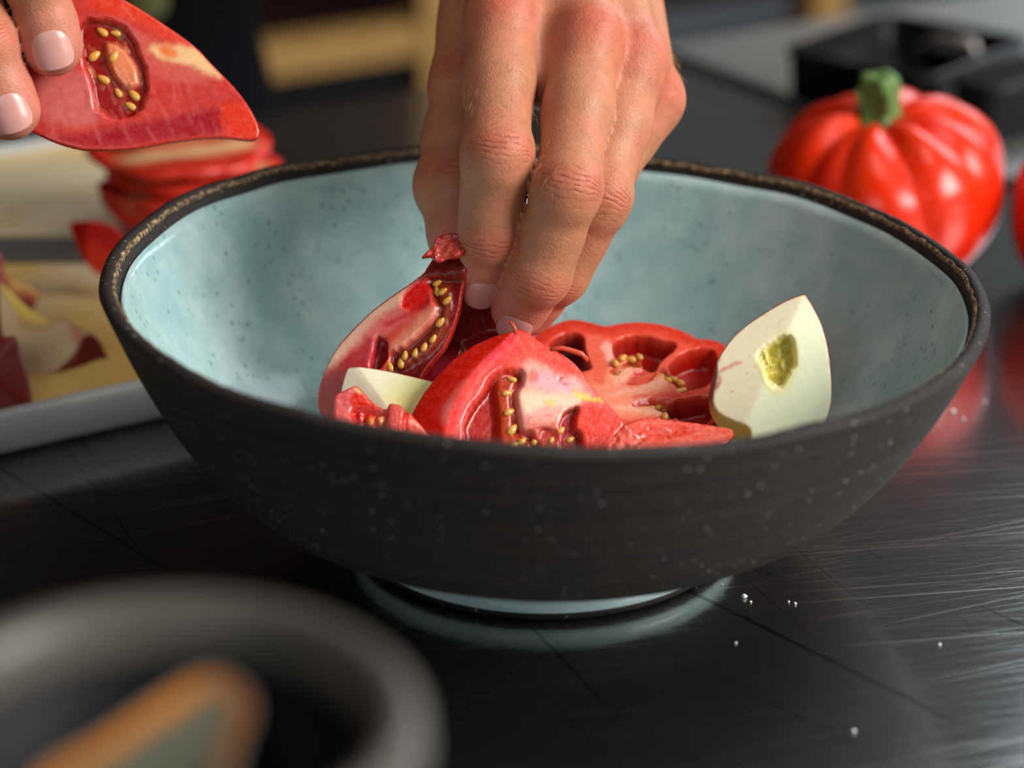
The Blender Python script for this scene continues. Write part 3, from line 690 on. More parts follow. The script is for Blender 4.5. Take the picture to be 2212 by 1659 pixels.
# --- tomato chunk under the fingers, their shade painted into its dark red
p = Piece((1040, 770), 0.7440, (-0.1, 0.45, 0.88), [(880, 760), (930, 700), (985, 640), (1050, 640), (1110, 690), (1140, 760), (1160, 830), (1140, 910), (1050, 950), (940, 930), (890, 860)], 0.016, 0.0006)
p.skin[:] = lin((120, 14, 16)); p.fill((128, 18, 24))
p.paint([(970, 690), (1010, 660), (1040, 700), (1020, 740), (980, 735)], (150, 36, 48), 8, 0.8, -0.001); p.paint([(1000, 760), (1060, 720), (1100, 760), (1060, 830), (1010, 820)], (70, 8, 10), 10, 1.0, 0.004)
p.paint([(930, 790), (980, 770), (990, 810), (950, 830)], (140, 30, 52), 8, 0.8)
p.build('tomato_chunk', M_TOM, 'tomato chunk beneath the fingertips, shade painted into its dark red colour', 'tomato')

# --- apple quarter standing against the right side
z = Z(1500, 560, 0.3255)
p = Piece((1665, 790), 0.7250, (-0.12, 0.22, 0.95), z([(722, 228), (760, 262), (800, 325), (850, 425), (890, 560), (914, 720), (921, 880), (900, 1010), (840, 1120), (700, 1200), (500, 1250), (330, 1220), (170, 1120), (95, 1020), (78, 900), (98, 780), (130, 680), (165, 615), (250, 500), (350, 415), (470, 338), (600, 268)]), 0.017, 0.00045, W=0.021, smooth=6)
rx0, ry0 = z([(728, 235)])[0]; rx1, ry1 = z([(330, 1120)])[0]
ln = math.hypot(rx1-rx0, ry1-ry0); sgn = ((p.PX-rx0)*(ry1-ry0)-(p.PY-ry0)*(rx1-rx0))/ln/p.pxm
soft = np.sqrt(sgn**2+0.0006**2)
p.front += -0.20*soft*np.where(sgn > 0, 1.0, 0.8)
sk = lin((150, 34, 30)); p.skin[:] = sk
yel = sstep(840, 900, p.PY+p.noise*8); p.skin = mixc(p.skin, lin((216, 158, 64)), yel)
p.fill((247, 236, 200)); p.face = mixc(p.face, lin((236, 240, 204)), sstep(-0.0006, 0.0006, sgn))
lo_skin = z([(170, 600), (155, 660), (150, 760), (122, 870), (120, 940), (160, 1010), (250, 1060), (330, 1090), (375, 1135), (330, 1300), (60, 1200), (40, 800)])
ms = p.region(lo_skin, 3); p.face = mixc(p.face, mixc(np.zeros_like(p.face)+lin((124, 40, 44)), np.zeros_like(p.face)+lin((226, 172, 72)), sstep(850, 905, p.PY+p.noise*10)), ms); p.front -= 0.008*ms*np.clip(sd_line(p.PX, p.PY, spline(z([(180, 560), (150, 660), (150, 760), (120, 900), (160, 1010), (250, 1060), (375, 1135), (420, 1400)]), 6, False))/40.0, 0, 1.2)
p.edge((168, 40, 40), 0.00012, 0.0003, 0.8)
core = z([(430, 640), (480, 580), (560, 530), (630, 520), (655, 600), (650, 700), (605, 790), (550, 830), (495, 800), (470, 720)])
p.paint(z([(400, 640), (480, 560), (600, 480), (680, 520), (690, 680), (640, 830), (560, 900), (480, 870), (420, 740)]), (238, 226, 150), 8, 0.8)
p.paint(core, (190, 176, 62), 5, 1.0, 0.0040, dsoft=9, wob=2.5)
p.front += p.region(core, 8)*0.0007*p.noise2; p.paint(z([(430, 640), (480, 590), (500, 640), (490, 700), (460, 700)]), (220, 200, 120), 3, 0.8, -0.002)
p.line(z([(570, 680), (600, 720), (640, 740)]), (216, 170, 110), 2, 2, 0.9, 0.0008); p.line(z([(500, 790), (540, 830), (590, 860)]), (250, 240, 200), 3, 4, 0.9)
p.line(z([(165, 740), (200, 720), (260, 690), (300, 680)]), (206, 80, 70), 2.5, 4, 0.7); p.line(z([(140, 840), (165, 800), (170, 770)]), (200, 50, 50), 3, 4, 0.8)
p.line(z([(240, 880), (255, 868)]), (180, 130, 50), 1, 1.2, 0.9)
rnd = random.Random(5)
for q in [(362, 638), (402, 642), (400, 706), (345, 744), (228, 736), (380, 752), (384, 766), (267, 815), (556, 416), (577, 395)]: p.line(z([q, (q[0]+rnd.uniform(-5, 5), q[1]+4)]), (60, 60, 40), 0.7, 0.8, 0.9)
p.build('apple_quarter', M_APPLE, 'pale apple quarter with scooped core, standing upright at the right of the bowl', 'apple')

# --- apple piece at the left
z = Z(700, 770, 0.1176)
p = Piece((830, 870), 0.7130, (-0.16, 0.58, 0.80), z([(410, 180), (560, 165), (800, 175), (1200, 222), (1600, 290), (2050, 375), (2450, 470), (2500, 1000), (2100, 1500), (1300, 1700), (700, 1650), (300, 1350), (185, 1050), (175, 880), (225, 650), (300, 400)]), 0.012, 0.0004, W=0.016, smooth=5)
(rx0, ry0), (rx1, ry1) = z([(600, 190), (1150, 940)]); ln = math.hypot(rx1-rx0, ry1-ry0)
sgn = ((p.PX-rx0)*(ry1-ry0)-(p.PY-ry0)*(rx1-rx0))/ln/p.pxm; soft = np.sqrt(sgn**2+0.0008**2)
p.front += -0.35*soft*np.where(sgn < 0, 1.0, 0.4)
p.skin[:] = lin((150, 40, 34)); p.fill((238, 230, 196)); p.face = mixc(p.face, lin((238, 216, 190)), sstep(-0.0006, 0.0006, -sgn)*1.0)
p.face = mixc(p.face, lin((232, 224, 140)), sstep(800, 900, p.PX-20+0.5*(p.PY-800))*sstep(-0.001, 0.002, sgn))
p.face = mixc(p.face, lin((236, 232, 198)), 0.5*sstep(-0.0006, 0.0006, sgn)*sstep(860, 800, p.PY))
p.edge((180, 80, 70), 0.0001, 0.0003, 0.8)
p.build('apple_wedge', M_APPLE, 'pale yellow apple wedge lying behind the wet red piece on the left of the bowl', 'apple')

# --- wet red tomato piece in front of it
p = Piece((800, 930), 0.6960, (0.05, 0.45, 0.88), z([(182, 800), (215, 690), (350, 620), (500, 555), (602, 528), (740, 660), (900, 840), (1050, 930), (1160, 960), (1185, 895), (1300, 878), (1400, 930), (1480, 985), (1540, 985), (1620, 1070), (1740, 1200), (1860, 1340), (1980, 1500), (1900, 1750), (1400, 2000), (700, 1950), (300, 1600), (185, 1250)]), 0.012, 0.0004, W=0.014, smooth=5)
p.skin[:] = lin((196, 44, 30)); p.fill((208, 44, 32))
p.paint(z([(150, 700), (400, 590), (600, 520), (620, 620), (500, 800), (490, 1400), (150, 1500)]), (206, 92, 90), 8, 0.9)
p.paint(z([(560, 560), (640, 560), (900, 830), (1160, 960), (1130, 1010), (900, 900), (700, 700)]), (236, 120, 90), 5, 0.9)
p.paint(z([(570, 570), (640, 580), (720, 660), (660, 660)]), (244, 196, 130), 4, 0.9)
p.paint(z([(520, 960), (800, 960), (1100, 1040), (1180, 1200), (1100, 1400), (600, 1300), (500, 1150)]), (190, 24, 12), 8, 1.0, 0.0016)
p.paint(z([(800, 1090), (890, 1080), (880, 1230), (810, 1260), (770, 1150)]), (236, 130, 60), 4, 0.95, -0.0012); p.paint(z([(980, 1080), (1100, 1060), (1120, 1180), (1040, 1240), (970, 1140)]), (240, 160, 100), 5, 0.95, -0.0014)
p.paint(z([(1160, 920), (1300, 890), (1460, 990), (1480, 1150), (1440, 1400), (1190, 1350), (1180, 1100)]), (206, 84, 74), 5, 0.95, -0.0014)
p.line(z([(1520, 1000), (1470, 1130), (1490, 1350)]), (170, 14, 24), 4, 4, 0.95, -0.001)
p.paint(z([(1550, 1000), (1700, 1150), (1980, 1500), (1700, 1480), (1500, 1350)]), (232, 90, 70), 6, 0.9)
p.line(z([(1600, 1180), (1750, 1260), (1900, 1420)]), (248, 180, 160), 3, 6, 0.7)
p.front += 0.0004*p.noise2*p.region(z([(500, 900), (1150, 1000), (1180, 1400), (480, 1400)]), 10)
p.build('tomato_piece', M_WET, 'small wet red tomato piece with a folded skin flap, front left in the bowl', 'tomato')

# --- flat wet piece at the front right
z = Z(1160, 670, 0.1989)
p = Piece((1430, 930), 0.6960, (0.12, 0.66, 0.74), z([(740, 1500), (790, 1410), (860, 1320), (940, 1258), (1000, 1215), (1150, 1165), (1300, 1165), (1480, 1188), (1900, 1245), (2130, 1300), (2080, 1420), (1800, 1560), (1300, 1640), (900, 1620)]), 0.011, 0.00045, W=0.014, smooth=5)
p.skin[:] = lin((204, 44, 28)); p.fill((222, 84, 64))
m_ = p.paint(z([(740, 1500), (900, 1290), (950, 1250), (1050, 1330), (1180, 1340), (1160, 1450), (1000, 1600), (760, 1600)]), (222, 92, 76), 5, 0.9); p.front += m_*0.0011*p.noise2
p.paint(z([(1000, 1330), (1400, 1250), (1700, 1280), (1500, 1360), (1200, 1400)]), (214, 56, 40), 10, 0.8, 0.0006)
p.line(z([(1380, 1280), (1400, 1300), (1430, 1310)]), (240, 140, 120), 3, 3, 0.8, 0.0006); p.edge((198, 36, 40), 0.0002, 0.0004)
p.build('tomato_slab', M_WET, 'flat glistening tomato slab at the front right, before the apple quarter', 'tomato')

# --- slice held by the right hand (photo left)
z = Z(0, 0, 0.2893)
p = Piece((300, 150), 0.7420, (0.10, 0.12, 0.98), z([(560, -120), (760, -80), (900, -20), (1050, 65), (1250, 195), (1450, 340), (1600, 495), (1750, 650), (1850, 780), (1925, 920), (1935, 1010), (1880, 1050), (1600, 1032), (1300, 1062), (1000, 1112), (700, 1125), (500, 1092), (300, 1015), (180, 930), (130, 700), (200, 400), (380, 80)]), 0.010, 0.0005, W=0.016, smooth=5)
p.skin[:] = lin((176, 36, 16)); p.fill((196, 58, 50))
p.paint(z([(560, -150), (900, -30), (1250, 180), (1500, 380), (1300, 330), (1000, 160), (700, 60)]), (214, 62, 40), 10)
p.paint(z([(300, 560), (600, 520), (680, 700), (740, 880), (600, 950), (350, 900), (260, 700)]), (200, 102, 96), 14, 0.85)
p.paint(z([(900, 190), (1050, 250), (1250, 340), (1500, 470), (1640, 590), (1400, 620), (1150, 560), (1050, 400)]), (206, 92, 82), 12, 0.8)
p.paint(z([(1120, 350), (1300, 340), (1480, 370), (1660, 570), (1560, 550), (1400, 480), (1200, 440)]), (236, 196, 140), 8, 0.9)
p.paint(z([(1180, 360), (1260, 340), (1340, 400), (1260, 440)]), (228, 110, 54), 6, 0.9)
p.paint(z([(600, 1000), (1200, 880), (1650, 800), (1800, 800), (1700, 960), (1300, 1040), (700, 1100), (400, 1020)]), (158, 24, 36), 12, 0.9)
p.paint(z([(1650, 780), (1850, 800), (1930, 980), (1860, 1060), (1700, 1000)]), (222, 58, 34), 10, 0.9)
p.paint(z([(600, 180), (760, 145), (900, 185), (1000, 320), (1055, 450), (1090, 600), (1085, 720), (1000, 850), (850, 880), (720, 800), (680, 650), (620, 420)]), (140, 16, 10), 6, 1.0, 0.0024, dsoft=8)
p.paint(z([(780, 330), (900, 340), (1000, 470), (1030, 630), (930, 650), (850, 560)]), (222, 132, 92), 8, 0.9, -0.0018)
p.paint(z([(860, 200), (900, 190), (920, 270), (880, 280)]), (120, 100, 60), 4, 0.8)
p.edge((206, 70, 40), 0.0003, 0.0005)
ar = z([(500, 600), (1000, 500), (1700, 700), (1800, 950), (600, 1080), (300, 950)])
p.fibres(ar, 60, (0.33, 0.94), (216, 110, 112), 7, 40, 1.4, 0.45); p.fibres(ar, 40, (0.33, 0.94), (140, 20, 34), 8, 44, 1.6, 0.4)
p.fibres(z([(900, 0), (1200, 180), (1500, 420), (1300, 420), (1000, 200)]), 20, (0.8, 0.6), (236, 150, 120), 9, 46, 1.6, 0.4)
p.fibres(z([(620, 200), (1000, 350), (1080, 700), (850, 860), (700, 780)]), 34, (0.4, 0.9), (206, 120, 60), 10, 22, 1.4, 0.5, 0.0002)
HELD = p.build('tomato_slice', M_TOM, 'thick tomato slice held up by the hand at the left edge', 'tomato')
p.seeds([(*z([q])[0],) for q in [(700, 405), (860, 235), (770, 580), (880, 680), (970, 780), (760, 225), (1000, 700), (850, 420)]], (0.0020, 0.0012, 0.0009), 0.0002)

# --- apple pieces on the board at the left
z = Z(0, 520, 0.2412)
SKIN_A = (112, 20, 22)
p = Piece((140, 760), 0.8440, (0.05, 0.45, 0.88), z([(-20, 380), (80, 430), (230, 570), (350, 650), (490, 715), (560, 690), (640, 730), (760, 800), (880, 845), (960, 930), (1025, 1080), (940, 1150), (760, 1230), (560, 1290), (380, 1300), (240, 1250), (100, 1100), (0, 800)]), 0.016, 0.0006, W=0.018, smooth=5)
p.skin[:] = lin(SKIN_A); p.fill((218, 190, 150))
p.paint(z([(-20, 380), (80, 430), (230, 570), (490, 715), (350, 740), (200, 700), (80, 560)]), (238, 206, 100), 6, 1.0, -0.0006)
p.paint(z([(160, 700), (350, 750), (500, 730), (420, 800), (200, 780)]), (196, 160, 84), 8, 0.8)
p.paint(z([(640, 740), (760, 810), (740, 900), (660, 900)]), (206, 104, 84), 10, 0.7)
ls = z([(870, 830), (1060, 1080), (700, 1280), (350, 1330), (300, 1280), (520, 1150), (650, 1020), (710, 900), (770, 850)])
ms = p.paint(ls, SKIN_A, 4); p.front -= 0.012*ms*np.clip(sd_line(p.PX, p.PY, spline(z([(880, 790), (770, 850), (710, 900), (650, 1020), (520, 1150), (300, 1280), (100, 1400)]), 6, False))/60.0, 0, 1.5)
p.build('apple_wedge', M_APPLE, 'pink-fleshed apple wedge with dark red skin on the cream board', 'apple', 'apple pieces on the cream board')
p = Piece((20, 810), 0.8130, (0.25, 0.35, 0.9), z([(-400, 950), (-100, 880), (60, 855), (150, 865), (190, 1000), (240, 1150), (270, 1290), (290, 1420), (280, 1540), (150, 1560), (-150, 1540), (-400, 1450)]), 0.014, 0.0006, W=0.018, smooth=5)
p.skin[:] = lin((122, 24, 22)); p.fill((132, 30, 26)); p.front += 0.004*np.clip(-p.sd/0.012, 0, 1)**0.6
p.paint(z([(-300, 860), (150, 860), (170, 920), (-300, 960)]), (150, 48, 40), 8, 0.7)
p.build('apple_wedge', M_APPLE, 'apple piece, dark red skin up, nearest the front rim of the cream board', 'apple', 'apple pieces on the cream board')
p = Piece((45, 632), 0.8830, (0.2, 0.4, 0.9), z([(40, 330), (110, 320), (220, 370), (350, 450), (350, 500), (310, 580), (250, 570), (150, 500), (70, 430)]), 0.008, 0.0006, W=0.010, smooth=5)
p.skin[:] = lin((150, 40, 30)); p.fill((226, 176, 90)); p.paint(z([(170, 440), (280, 470), (330, 520), (300, 590), (230, 560)]), (166, 48, 36), 5)
p.build('apple_chip', M_APPLE, 'small yellow apple chip with a red end, behind the pink-fleshed wedge', 'apple', 'apple pieces on the cream board')
p = Piece((-30, 640), 0.8620, (0.3, 0.4, 0.86), z([(-500, 300), (-200, 60), (0, 100), (40, 250), (60, 370), (0, 420), (60, 480), (110, 560), (130, 660), (100, 720), (140, 760), (80, 840), (-100, 900), (-500, 800)]), 0.016, 0.0007, W=0.02, smooth=4)
p.skin[:] = lin((140, 40, 30)); p.fill((156, 56, 40)); p.paint(z([(40, 760), (140, 740), (110, 830), (30, 860)]), (226, 180, 120), 4, 0.9); p.paint(z([(-60, 560), (60, 500), (120, 640), (20, 720)]), (176, 84, 60), 10, 0.6)
p.build('apple_wedge', M_APPLE, 'red-brown apple piece cut off by the left frame edge, before the knife', 'apple', 'apple pieces on the cream board')
# ------------------------------------------------------------------ board with rim, knife, sliced tomato
BD = empty('cutting_board', un_at(-0.21, 0.2865, 0), 'cream cutting board with a pale raised rim, left of the bowl', 'board')
def board_ring(inset, z):
    q = rrect(0.285-inset, 0.147-inset, 0.018, 8); c = un_at(-0.21, 0.2865, 0)
    return np.array([c+UD*a+ND*b+np.array([0, 0, z]) for a, b in q])
v, f = loft([board_ring(a, zz) for a, zz in ((0.006, 0.0), (0.002, 0.002), (0, 0.007), (0, 0.013), (0.0015, 0.0155), (0.004, 0.0165), (0.007, 0.0155), (0.009, 0.0125))], True, True, False); obj('rim', v, f, M_RIM, BD)
v, f = loft([board_ring(a, zz) for a, zz in ((0.0088, 0.0128), (0.0120, 0.0112), (0.0160, 0.0108), (0.05, 0.0108))], True, False, True); obj('board_face', v, f, M_BOARD, BD)
BZ = 0.0109

# serrated knife
a0 = onz(-420, 566, BZ+0.0010); a1 = onz(185, 566, BZ+0.0010); kd = (a1-a0)/np.linalg.norm(a1-a0); kn = np.array([-kd[1], kd[0], 0]); 
KN = empty('bread_knife', a0, 'serrated steel knife lying on the cream board, tip under the sliced tomato', 'knife')
Lk = 0.120; sp = np.linspace(0, Lk, 241); wv = 0.0016*np.abs(np.sin(np.pi*sp/0.0050))**0.8
wd = 0.024
low = [a0+kd*s-kn*0+kn*(0.0016-wv[i]) for i, s in enumerate(sp)]
tipk = np.clip((sp-(Lk-0.03))/0.03, 0, 1)**2
rings = []
for off, zz, follow in ((0.0, 0.0, 1), (0.0, 0.0004, 1), (0.0045, 0.0016, 0), (wd, 0.0022, 0), (wd, 0.0, 0)):
    rings.append(np.array([(low[i] if follow else a0+kd*s+kn*off*(1-0.75*tipk[i]*(off > 0.01)))+np.array([0, 0, zz]) for i, s in enumerate(sp)]))
v, f = loft(rings+[rings[0]], False, False, False); obj('blade', v, f, M_BLADE, KN, smooth=False)
hb = [a0-kd*0.11, a0-kd*0.06, a0-kd*0.005]
hr = []
for s in np.linspace(-0.115, 0.004, 14):
    c = a0+kd*s+kn*(0.0125+0.002*math.sin(s*60))+np.array([0, 0, 0.0075]); t = np.linspace(0, 2*np.pi, 16, endpoint=False)
    hr.append(c+np.cos(t)[:, None]*kn*0.012*(0.85+0.15*math.cos(s*80))+np.sin(t)[:, None]*np.array([0, 0, 0.0074]))
v, f = loft(hr); obj('handle', v, f, M_BLACK, KN)

# lobed tomato solid
def lobed(th, ph, R, Hh, lobes, seed, amp=0.10):
    rnd = np.random.RandomState(seed); a = amp*(0.6+0.8*rnd.rand(lobes)); p0 = np.cumsum(0.7+0.6*rnd.rand(lobes)); p0 = p0/p0[-1]*2*np.pi
    return a, p0
def groove(th, p0, wdt=0.16):
    d = np.abs((th[..., None]-p0+np.pi) % (2*np.pi)-np.pi)
    return np.exp(-(d/wdt)**1.5)
def whole_tomato(name, c, R, Hh, seed, label, rotz=0.0, nt=260, npz=120, lobes=9, stem=True, tilt=(0, 0)):
    rnd = np.random.RandomState(seed)
    p0 = np.sort((np.arange(lobes)+0.35*(rnd.rand(lobes)-0.5))/lobes*2*np.pi); am = 0.6+0.6*rnd.rand(lobes)
    th = np.linspace(0, 2*np.pi, nt, endpoint=False); rings = []; colr = []
    for i in range(npz+1):
        a = -math.pi/2+math.pi*i/npz; s = math.sin(a); ca = math.cos(a)
        g = (groove(th+0.10*s, p0, 0.15)*am).sum(-1); g2 = (groove(th+0.10*s, p0, 0.34)*am).sum(-1)
        depth = 0.30*sstep(0.25, 0.98, np.array(s))+0.09*sstep(-0.9, 0.2, np.array(s))*(1)
        r = R*np.sign(ca)*abs(ca)**(1.0 if s > 0 else 0.75)*(1-0.30*depth*g2-0.42*depth*g)
        r = r*(1+0.05*np.cos(2*th+seed)+0.02*np.sin(3*th+seed*2))
        low = 0.80 if s > 0 else 1.0
        zz = Hh*np.sign(s)*abs(s)**1.05*(1.0 if s > 0 else 0.92)
        dip = 0.30*Hh*math.exp(-((ca)/0.30)**2) if s > 0 else 0.10*Hh*math.exp(-((ca)/0.3)**2)*-1
        shoulder = -0.42*Hh*g2*(0.5*max(s, 0)*math.exp(-((ca-0.45)/0.40)**2)) if s > 0 else 0
        q = np.stack([r*np.cos(th), r*np.sin(th), zz-dip+shoulder+0*th], -1)
        rings.append(q)
    V = np.concatenate(rings); cz, sz = math.cos(rotz), math.sin(rotz)
    V = V@np.array([[cz, sz, 0], [-sz, cz, 0], [0, 0, 1]])
    V = V@np.array(Matrix.Rotation(tilt[0], 3, 'X').transposed())@np.array(Matrix.Rotation(tilt[1], 3, 'Y').transposed())
    zmin = V[:, 2].min(); V[:, 2] -= zmin
    nrm = vnoise(V, 60)
    cols = np.zeros_like(V)+lin((220, 34, 8)); cols = mixc(cols, lin((220, 58, 14)), np.clip(0.35+0.5*nrm, 0, 0.7)*sstep(0.02, 0.06, V[:, 2]))
    F = [];
    for i in range(npz):
        for j in range(nt): F.append((i*nt+j, i*nt+(j+1) % nt, (i+1)*nt+(j+1) % nt, (i+1)*nt+j))
    t = empty(name, c, label, 'tomato', 'whole tomatoes on the steel table'); obj('fruit', V+np.array(c), np.array(F), M_TSKIN, t, cols=cols)
    if stem:
        top = np.array([0, 0, Hh*0.60]); top = np.array(Matrix.Rotation(tilt[1], 3, 'Y'))@(np.array(Matrix.Rotation(tilt[0], 3, 'X'))@top)
        top = top+np.array([0, 0, -zmin])+np.array(c)
        rr = []
        for k, (hz, rad) in enumerate(((-0.006, 0.0100), (0.0, 0.0098), (0.004, 0.0078), (0.009, 0.0068), (0.014, 0.0068), (0.019, 0.0074), (0.0215, 0.0070), (0.0218, 0.0035), (0.0205, 0.0030))):
            tt = np.linspace(0, 2*np.pi, 28, endpoint=False); q = rad*(1+0.14*np.cos(5*tt+k*0.2)+0.06*np.sin(3*tt))
            rr.append(top+np.stack([q*np.cos(tt)-0.0002*k, q*np.sin(tt), hz*0.85+0.0006*np.sin(2*tt+k)], -1))
        v, f = loft(rr); stm = obj('stem', v, f, M_STEM, t)
        for k, (aa, ln) in enumerate(((3.4, 0.0085), (2.3, 0.0085), (0.6, 0.0082), (4.9, 0.0082))):
            d = np.array([math.cos(aa), math.sin(aa), 0])
            pts = [top+d*0.004+np.array([0, 0, 0.003]), top+d*0.0078+np.array([0, 0, 0.0065]), top+d*ln*1.0+np.array([0, 0, 0.0100]), top+d*(ln+0.0015)+np.array([0, 0, 0.0135])]
            v, f = tube(pts, [0.0026, 0.0022, 0.0016, 0.0008], 8); obj('sepal', v, f, M_STEM, stm)
    return t
whole_tomato('beefsteak_tomato', (0.1365, 0.2330, 0.0003), 0.0505, 0.0425, 4, 'whole ribbed red tomato with green stem, behind the right rim of the bowl', rotz=0.35, lobes=11, tilt=(0.10, -0.16))
whole_tomato('beefsteak_tomato', (0.2230, 0.2150, 0.0003), 0.0400, 0.0400, 9, 'red tomato mostly beyond the right edge of the photo', rotz=1.0)

# sliced tomato on the board: base and slices stacked on it
def lobed_slice(name, c, R, z0, z1, seed, label, shift=(0, 0), tilt=(0, 0), res=0.0009, flesh=True, group=None):
    """slab between heights z0..z1 of a lobed flattened tomato of radius R standing on the board"""
    H2 = 0.034
    xs = np.arange(-R*1.25, R*1.25, res); zs = np.arange(z0-0.004, z1+0.004, res)
    X, Y = np.meshgrid(xs, xs, indexing='ij'); th = np.arctan2(Y, X); rad = np.hypot(X, Y)
    rnd = np.random.RandomState(seed); lob = 8; p0 = np.sort((np.arange(lob)+0.4*(rnd.rand(lob)-0.5))/lob*2*np.pi)
    g = groove(th, p0, 0.28).sum(-1); g0 = (1-0.09*g)*(1+0.05*np.cos(2*th+seed))
    zz = zs[None, None, :]; hh = np.clip(1-((zz-H2)/(H2*1.06))**2, 0.02, 1)
    Rz = R*np.sqrt(hh)*g0[..., None]
    wv = 0.0009*vnoise(np.stack([X, Y, 0*X+seed], -1), 90)
    Fv = smax(smax(rad[..., None]-Rz, zz-z1-wv[..., None], 0.0012), z0+wv[..., None]-zz, 0.0012)
    V, Fq = surface_nets(Fv, xs, xs, zs)
    thv = np.arctan2(V[:, 1], V[:, 0]); rv = np.hypot(V[:, 0], V[:, 1])/R
    gg = groove(thv, p0, 0.30).sum(-1)
    cut = np.clip(np.maximum(sstep(z1-0.002, z1-0.0008, V[:, 2]), sstep(z0+0.002, z0+0.0008, V[:, 2])), 0, 1)*sstep(1.0, 0.9, rv)
    flc = np.zeros_like(V)+lin((214, 52, 34)); flc = mixc(flc, lin((150, 16, 8)), sstep(0.45, 0.55, rv)*sstep(0.86, 0.78, rv)*sstep(0.5, 0.2, gg))
    flc = mixc(flc, lin((232, 130, 96)), sstep(0.4, 0.1, rv)*0.8)
    vein = np.exp(-((V[:, 1]*0.9-V[:, 0]*0.45+0.012)/0.005)**2)*sstep(0.95, 0.7, rv); flc = mixc(flc, lin((240, 206, 150)), vein*0.85)
    cols = mixc(np.zeros_like(V)+lin((216, 30, 10)), flc, cut)
    M_ = np.array(Matrix.Rotation(tilt[0], 3, 'X')@Matrix.Rotation(tilt[1], 3, 'Y'))
    pv = np.array([0, 0, (z0+z1)/2]); V = (V-pv)@M_.T+pv
    W3 = V+np.array([c[0]+shift[0], c[1]+shift[1], c[2]])
    base = np.array([c[0]+shift[0], c[1]+shift[1], W3[:, 2].min()])
    t = empty(name, base, label, 'tomato', group); obj('flesh', W3, Fq, M_TOM, t, cols=cols); return t
tc = np.array([-0.1400, 0.2550, BZ-0.002])
lobed_slice('cut_tomato', tc, 0.036, 0.003, 0.0195, 12, 'uncut lower part of the sliced tomato on the cream board', shift=(-0.002, 0))
lobed_slice('tomato_slice', tc, 0.0365, 0.0203, 0.0243, 12, 'lowest loose slice of the cut tomato, just above its base', shift=(0.000, -0.001), tilt=(0.0, 0.0), group='loose slices of the cut tomato')
lobed_slice('tomato_slice', tc, 0.035, 0.0254, 0.0296, 12, 'second slice of the cut tomato, between lowest and top slices', shift=(0.003, 0.001), tilt=(-0.01, 0.012), group='loose slices of the cut tomato')
lobed_slice('tomato_slice', tc, 0.0365, 0.0362, 0.0400, 12, 'top slice of the cut tomato with a pale streak, slid off to one side', shift=(-0.003, 0.001), tilt=(0.10, 0.05), group='loose slices of the cut tomato')
z = Z(0, 300, 0.458)
p = Piece((190, 540), 0.905, (-0.35, 0.15, 0.92), [(150, 482), (185, 476), (232, 478), (262, 520), (262, 570), (235, 596), (205, 592), (178, 560), (160, 520)], 0.006, 0.0006, W=0.008)
p.skin[:] = lin((196, 30, 12)); p.fill((178, 20, 10)); p.front -= 0.006*np.clip((p.PX-190)/60, 0, 1)
p.paint([(168, 520), (230, 540), (240, 596), (200, 592)], (206, 46, 16), 8)
p.build('tomato_offcut', M_TOM, 'curved red tomato offcut leaning on the left of the sliced tomato, beside the knife tip', 'tomato')
# ------------------------------------------------------------------ person: one continuous body grown from joints
def graded(lo, hi, fines, hf, hc):
    out = [lo]
    while out[-1] < hi:
        q = out[-1]; out.append(q+(hf if any(a-0.5*hc <= q <= b for a, b in fines) else hc))
    return np.array(out)
class Field:
    def __init__(self, xs, ys, zs): self.g = (xs, ys, zs); self.F = np.full((len(xs), len(ys), len(zs)), 0.5, np.float32)
    def group(self, prims, k, pad=0.016):
        """evaluate a group of rounded bones on the part of the grid around it"""
        P = np.concatenate([np.stack([a-max(ra, rb), a+max(ra, rb), b-max(ra, rb), b+max(ra, rb)]) for a, b, ra, rb in prims])
        lo, hi = P.min(0)-pad, P.max(0)+pad
        sl = tuple(slice(max(np.searchsorted(g, l)-1, 0), np.searchsorted(g, h)+1) for g, l, h in zip(self.g, lo, hi))
        X = [g[s].astype(np.float32) for g, s in zip(self.g, sl)]
        out = None
        for a, b, ra, rb in prims:
            e = (b-a).astype(np.float32); L = float(e@e)+1e-12
            dx = (X[0]-np.float32(a[0]))[:, None, None]; dy = (X[1]-np.float32(a[1]))[None, :, None]; dz = (X[2]-np.float32(a[2]))[None, None, :]
            t = np.clip((dx*e[0]+dy*e[1]+dz*e[2])/L, 0, 1)
            d = np.sqrt((dx-t*e[0])**2+(dy-t*e[1])**2+(dz-t*e[2])**2)-(ra+(rb-ra)*t)
            out = d if out is None else smin(out, d, k)
        return sl, out
def U(px, py, d): return un(px, py, d)
hands = []
